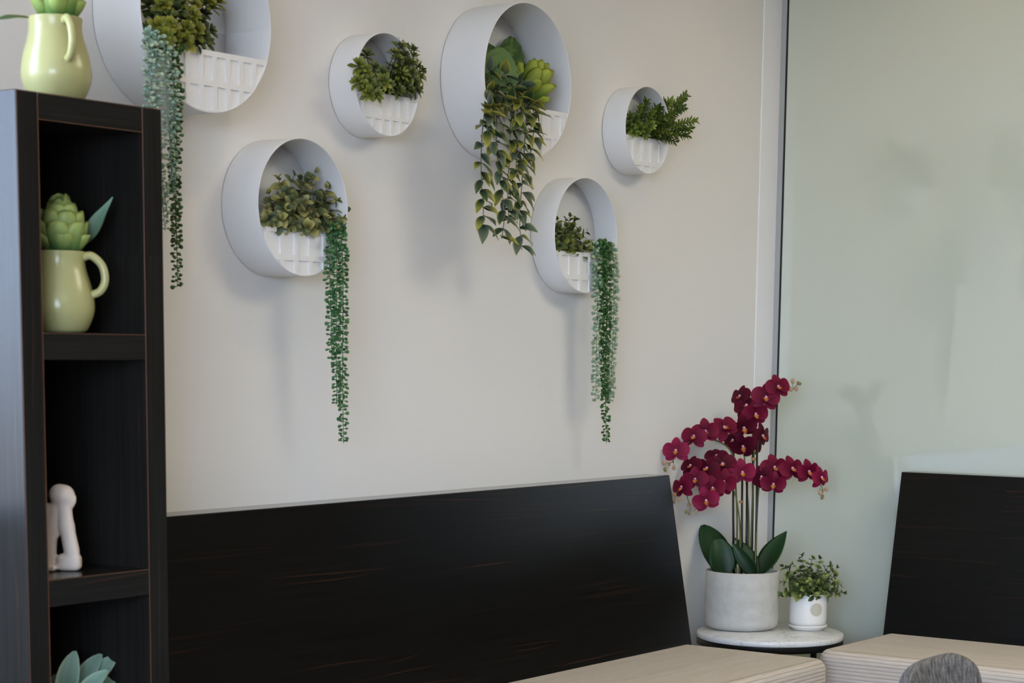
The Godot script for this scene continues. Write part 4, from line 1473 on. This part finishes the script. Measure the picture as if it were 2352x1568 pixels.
# ---------------------------------------------------------------- orchid
func orchid() -> void:
	var base := pot_at + Vector3(0, 0.146, 0)
	var o := thing("orchid", "deep red orchid with many blooms in the concrete pot", "orchid")
	var D := dist_of(base)
	# leaves: base px, tip px, width px, depth offset, bend
	var k := 0
	for t in [[1662, 1318, 1622, 1203, 66, 0.05, 0.35], [1664, 1322, 1652, 1238, 62, -0.045, 0.5], [1736, 1322, 1684, 1252, 34, -0.05, 0.35], [1740, 1320, 1702, 1232, 36, -0.02, 0.5], [1744, 1320, 1800, 1218, 46, 0.02, 0.3]]:
		var a := at_d(t[0], t[1], D + t[5] * 0.5)
		var b := at_d(t[2], t[3], D + t[5])
		var ln := a.distance_to(b)
		var face: Vector3 = -cam_fwd + cam_right * [0.25, 0.1, -0.5, 0.5, -0.45][k] + Vector3(0, 0.25, 0)
		part("leaf", leaf(ln * 1.06, t[4] / 805.0 * 1.05, "round" if k < 2 else "ovate", 0.3, t[6], lin(22, 46, 24), lin(30, 62, 32), lin(26, 54, 28), 0.1, 14, 8, 0.0, 0.0016), M.leaf_orchid, o, Transform3D(aim(b - a, face), a))
		k += 1
	# support sticks
	for t in [[1684, 1000, 0.02], [1704, 1090, -0.01], [1715, 1100, 0.03], [1738, 1010, -0.01], [1729, 965, 0.015]]:
		var foot := at_d(lerpf(1703, t[0], 0.9), 1320, D + t[2])
		part("support_stick", tube([foot - Vector3(0, 0.02, 0), at_d(t[0], lerpf(1320, t[1], 0.5), D + t[2]), at_d(t[0] + 1, t[1], D + t[2])], 0.0036, 0.0032, 8), M.stake, o)
	# flower spikes
	var g0 := lin(96, 98, 56)
	var spikes := [
		[[1690, 1322, .0], [1693, 1200, .0], [1688, 1090, .0], [1678, 1035, .0], [1640, 1010, -.01], [1590, 1012, -.015], [1556, 1034, -.02], [1545, 1062, -.02]],
		[[1698, 1322, -.01], [1700, 1220, -.015], [1690, 1140, -.02], [1672, 1108, -.02], [1640, 1098, -.03], [1600, 1108, -.03], [1578, 1128, -.03], [1585, 1162, -.03]],
		[[1722, 1322, .01], [1726, 1200, .01], [1732, 1040, .01], [1728, 980, .01], [1742, 930, .0], [1775, 895, -.005], [1806, 888, -.01], [1822, 892, -.01]],
		[[1716, 1322, .03], [1720, 1200, .03], [1712, 1080, .03], [1706, 1000, .03], [1702, 930, .03], [1700, 900, .03]],
		[[1734, 1322, -.01], [1738, 1200, -.01], [1746, 1100, -.01], [1768, 1078, -.015], [1816, 1068, -.02], [1860, 1084, -.02], [1886, 1116, -.02], [1890, 1132, -.02]],
	]
	for s in spikes:
		var pts := []
		for t in s:
			pts.append(at_d(t[0], t[1], D + t[2] + lean(t[0])))
		part("flower_stem", paint_curve(smooth3(pts, 6), 0.0027, 0.0014, g0), M.stem, o)
	# clips of the stems to the sticks
	for t in [[1731, 1054, 0.0], [1702, 1152, -0.012]]:
		part("stem_clip", box(Vector3(-0.006, -0.004, -0.004), Vector3(0.006, 0.004, 0.004), 0.0015), mat(Color8(176, 132, 86), 0.5), o, Transform3D(Basis.IDENTITY, at_d(t[0], t[1], D + t[2])))
	# petals shared by all the flowers: broad side petal, sepal, lip
	var red0 := lin(104, 12, 44)
	var red1 := lin(124, 20, 58)
	var petals := []
	for c in [[lin(86, 6, 34), lin(118, 16, 52)], [lin(64, 4, 26), lin(90, 8, 36)], [lin(108, 14, 46), lin(140, 28, 68)]]:
		petals.append([leaf(1.0, 1.2, "petal", 0.16, 0.4, c[0], c[1], c[1], 0.1, 12, 8, 0.012), leaf(1.0, 0.72, "round", 0.2, 0.35, c[0], c[1], c[1], 0.1, 10, 6, 0.01)])
	var st := new_st()
	leaf_into(st, Transform3D(Basis.IDENTITY, Vector3.ZERO), 1.0, 0.6, "ovate", 0.9, -0.9, lin(206, 150, 40), lin(150, 20, 70), lin(160, 24, 70), 0.5, 8, 6)
	for s in [-1.0, 1.0]:
		leaf_into(st, Transform3D(aim(Vector3(s * 0.8, 0.35, 0.7), Vector3(-s, 0, 0.5)), Vector3(0, 0.05, 0)), 0.6, 0.45, "round", 0.4, 0.3, lin(216, 170, 60), lin(150, 16, 66), lin(150, 16, 66), 0.3, 6, 4)
	var lip := done(st)
	var column := paint_ball(0.5, lin(224, 160, 190))
	# px, py, depth offset, yaw (turn right +), pitch (up +), roll, size, tone
	var blooms := [
		[1786, 890, -.03, .35, .1, .1, 1.0, 0], [1758, 914, -.03, .1, -.1, -.15, 1.1, 0], [1734, 952, -.02, .3, -.25, .1, 1.05, 0], [1702, 912, .01, -1.2, .3, .2, .95, 1], [1716, 934, -.01, -.5, .5, .3, 1.0, 1],
		[1664, 984, -.03, .2, .35, .6, 1.05, 0], [1620, 992, -.03, .05, -.1, .1, 1.0, 0], [1594, 1004, -.03, -.3, .1, -.1, .95, 0], [1553, 1036, -.04, -.25, -.1, .05, .98, 2],
		[1708, 982, -.02, .2, -.6, .3, 1.05, 1], [1748, 1002, .01, 1.1, -.2, 0., 1.0, 1], [1708, 1024, .0, -.2, -.8, .4, 1.05, 1], [1686, 1012, .02, -.9, -.2, .2, .9, 1], [1730, 1030, .03, .9, -.6, .1, .9, 1],
		[1704, 1086, -.04, .15, -.15, .1, 1.05, 2], [1660, 1068, -.02, -.1, .3, .2, 1.05, 1], [1624, 1078, -.03, -.5, .3, -.2, 1.0, 1], [1597, 1102, -.04, -.2, -.1, .1, .95, 0], [1568, 1120, -.04, -.9, -.1, .1, .9, 0],
		[1660, 1108, -.04, .2, -.1, -.3, 1.05, 0], [1636, 1122, -.05, .1, -.2, .15, 1.0, 0], [1622, 1150, -.055, .0, -.35, .3, 1.0, 2], [1588, 1072, .0, -.8, .4, .1, .9, 1], [1646, 1050, .02, -.1, .7, .1, .9, 1],
		[1778, 1076, -.02, .3, .1, .1, 1.1, 0], [1776, 1112, -.04, -.1, -.4, -.1, .95, 0], [1818, 1078, -.03, .5, .1, .1, 1.05, 0], [1856, 1084, -.03, .5, -.2, .15, .95, 0], [1884, 1098, -.03, .9, -.1, .1, .9, 2], [1752, 1096, -.03, -.6, -.2, .5, .9, 1],
	]
	for b in blooms:
		var c := at_d(b[0], b[1], D + b[2] + lean(b[0]))
		var n: Vector3 = (-cam_fwd + cam_right * b[3] + Vector3(0, b[4], 0)).normalized()
		var up: Vector3 = (Vector3.UP - n * n.y).normalized().rotated(n, b[5])
		var fb := Basis(up.cross(n), up, n)
		var size: float = 0.0395 * b[6]
		var f := Node3D.new()
		f.name = "flower"
		o.add_child(f, true)
		f.transform = Transform3D(fb, c)
		var tone: Array = petals[b[7]]
		for s in [-1.0, 1.0]:
			var dir := Vector3(s * 0.97, 0.2 + rf(-0.05, 0.12), 0.1)
			part("petal", tone[0], M.petal, f, Transform3D(aim(dir, Vector3(0, 0, 1)).scaled_local(Vector3.ONE * size), Vector3(0, 0, 0.002)))
		for a in [PI / 2, PI / 2 + 2.2, PI / 2 - 2.2]:
			var dir := Vector3(cos(a), sin(a), 0.0)
			part("sepal", tone[1], M.petal, f, Transform3D(aim(dir, Vector3(0, 0, 1)).scaled_local(Vector3.ONE * size * (1.02 if a == PI / 2 else 0.98)), Vector3(0, 0, -0.0015)))
		part("lip", lip, M.petal, f, Transform3D(aim(Vector3(0, -0.8, 0.6), Vector3(0, 0.6, 0.8)).scaled_local(Vector3.ONE * size * 0.46), Vector3(0, -0.002, 0.004)))
		part("column", column, M.petal, f, Transform3D(Basis.IDENTITY.scaled(Vector3.ONE * 0.0075 * b[6]), Vector3(0, 0.003, 0.006)))
	# buds on thin stalks
	var bud := paint_ball(1.0, lin(186, 152, 128))
	var bud_g := paint_ball(1.0, lin(138, 124, 84))
	st = new_st()
	for t in [[1821, 875, 5.5, 0, 1820, 890], [1833, 879, 4, 1, 1822, 892], [1838, 881, 3.5, 1, 1822, 892], [1829, 893, 5, 0, 1815, 893], [1817, 894, 5, 0, 1810, 892],
		[1526, 1062, 5.5, 0, 1545, 1062], [1537, 1065, 4, 0, 1545, 1058], [1548, 1074, 5, 0, 1547, 1058], [1528, 1078, 4.5, 1, 1540, 1066],
		[1549, 1136, 5, 0, 1556, 1126], [1561, 1147, 5, 0, 1562, 1128], [1547, 1152, 4, 1, 1556, 1130], [1582, 1159, 5.5, 0, 1596, 1156], [1599, 1174, 5, 0, 1598, 1158], [1576, 1175, 4, 1, 1588, 1164], [1583, 1179, 3.5, 1, 1588, 1166],
		[1898, 1124, 5, 0, 1884, 1124], [1884, 1131, 5.5, 0, 1882, 1120], [1888, 1143, 4, 1, 1884, 1132], [1890, 1139, 3.5, 1, 1886, 1130]]:
		var e := D - 0.02 + lean(t[0])
		var c := at_d(t[0], t[1], e)
		part("bud", bud if t[3] == 0 else bud_g, M.petal, o, Transform3D(Basis.IDENTITY.scaled(Vector3(0.9, 1.1, 0.9) * t[2] / 805.0), c))
		tube_into(st, [at_d(t[4], t[5], e), at_d((t[0] + t[4]) * 0.5, (t[1] + t[5]) * 0.5 + 1, e), c], 0.0008, 0.0007, 5)
	part("bud_stalks", paint(st, lin(120, 110, 80)), M.stem, o).set_meta("kind", "stuff")
	rebase(o, base)

# the orchid stands close to the wall: what reaches left of its pot also reaches forward
func lean(px: float) -> float:
	return -0.13 * clampf((1690.0 - px) / 165.0, 0.0, 1.2)

func paint_curve(pts: Array, r0: float, r1: float, c: Color) -> ArrayMesh:
	var st := new_st()
	tube_into(st, pts, r0, r1, 8)
	return paint(st, c)

func paint_ball(r: float, c: Color) -> ArrayMesh:
	var st := new_st()
	var prof := []
	for k in 9:
		var a := -PI / 2 + PI * k / 8.0
		prof.append(Vector2(maxf(r * cos(a), 0.0001), r * sin(a)))
	lathe_into(st, prof, 14)
	return paint(st, c)

func small_plant() -> void:
	var o := thing("leafy_bush", "green leafy bush in the small white pot beside the orchid", "plant")
	var ms := []
	for c in [[lin(50, 66, 34), lin(108, 124, 66)], [lin(34, 48, 28), lin(72, 90, 50)], [lin(84, 98, 44), lin(156, 166, 94)]]:
		ms.append(leaf(1.0, 0.68, "round", 0.3, 0.5, c[0], c[1]))
	var base := small_at + Vector3(0, 0.085, 0)
	var D := dist_of(base)
	var tips := []
	for t in [[1842, 1276, .0], [1866, 1282, .02], [1884, 1284, .0], [1822, 1296, .0], [1800, 1300, .02], [1808, 1320, -.03], [1796, 1336, .0], [1792, 1366, -.03], [1806, 1358, -.05], [1834, 1310, -.04], [1856, 1306, -.05], [1880, 1306, -.03], [1906, 1296, .01], [1922, 1304, .02], [1918, 1322, -.02], [1900, 1332, -.05], [1928, 1342, .0], [1938, 1360, .0], [1924, 1362, -.04], [1896, 1362, -.06], [1876, 1372, -.07], [1850, 1340, -.07], [1826, 1346, -.06], [1872, 1340, -.07], [1844, 1364, -.07], [1820, 1330, .04], [1900, 1316, .04], [1864, 1320, .05]]:
		tips.append(at_d(t[0], t[1], D + t[2]))
	eucalyptus(o, base, Vector3(0.022, 0.004, 0.022), tips, 0.0265, 0.0155, ms, 0.3)

# ---------------------------------------------------------------- chair at the lower right
func chair() -> void:
	var top := at_y(2164, 1503, 0.70)
	var o := thing("chair", "grey tweed upholstered chair before the right-hand bench", "chair", Vector3(top.x, 0, top.z))
	o.rotation.y = atan2(-cam_fwd.x, -cam_fwd.z) + 0.28
	# a padded panel: outline with a high right shoulder, pillow-shaped over its thickness
	var outline := smooth([Vector2(0.06, -0.285), Vector2(0.088, -0.2), Vector2(0.0845, -0.09), Vector2(0.079, -0.045), Vector2(0.066, -0.016), Vector2(0.036, -0.001), Vector2(0.0, -0.0055), Vector2(-0.042, -0.0165), Vector2(-0.069, -0.036), Vector2(-0.0785, -0.07), Vector2(-0.081, -0.2), Vector2(-0.06, -0.285), Vector2(0.0, -0.295), Vector2(0.06, -0.285)], 6)
	var st := new_st()
	st.set_smooth_group(0)
	var mid := Vector2(0.0, -0.15)
	# (scale towards the middle, inset, z) from the front centre over the rim to the back centre
	var rings := [[0.02, 0.0, 0.004], [0.5, 0.0, 0.003], [0.85, 0.0, 0.0], [1.0, 0.006, -0.002]]
	for k in range(1, 8):
		var a := PI * k / 8.0
		rings.append([1.0, 0.006 * (1.0 - sin(a)), -0.02 + 0.018 * cos(a)])
	rings += [[1.0, 0.006, -0.038], [0.6, 0.0, -0.042], [0.02, 0.0, -0.044]]
	var put := func(i: int, k: int) -> Vector3:
		var q: Vector2 = outline[i]
		var d: Vector2 = q - mid
		var p: Vector2 = mid + d * rings[k][0] - d.normalized() * rings[k][1]
		return Vector3(p.x, 0.70 + p.y, rings[k][2] + 2.6 * p.x * p.x)
	for i in outline.size() - 1:
		for k in rings.size() - 1:
			var q := [put.call(i, k), put.call(i, k + 1), put.call(i + 1, k + 1), put.call(i + 1, k)]
			quad(st, q[0], q[1], q[2], q[3], Vector2(q[0].x + q[0].z, q[0].y), Vector2(q[1].x + q[1].z, q[1].y), Vector2(q[2].x + q[2].z, q[2].y), Vector2(q[3].x + q[3].z, q[3].y))
	part("backrest", done(st), M.tweed, o)
	part("seat", box(Vector3(-0.19, 0.38, -0.36), Vector3(0.19, 0.43, 0.03), 0.02), M.tweed, o)
	for x in [-0.16, 0.16]:
		for z in [-0.33, -0.01]:
			part("leg", tube([Vector3(x, 0.385, z), Vector3(x * 1.2, 0.0, z * 1.1)], 0.014, 0.009, 10), M.black_metal, o)
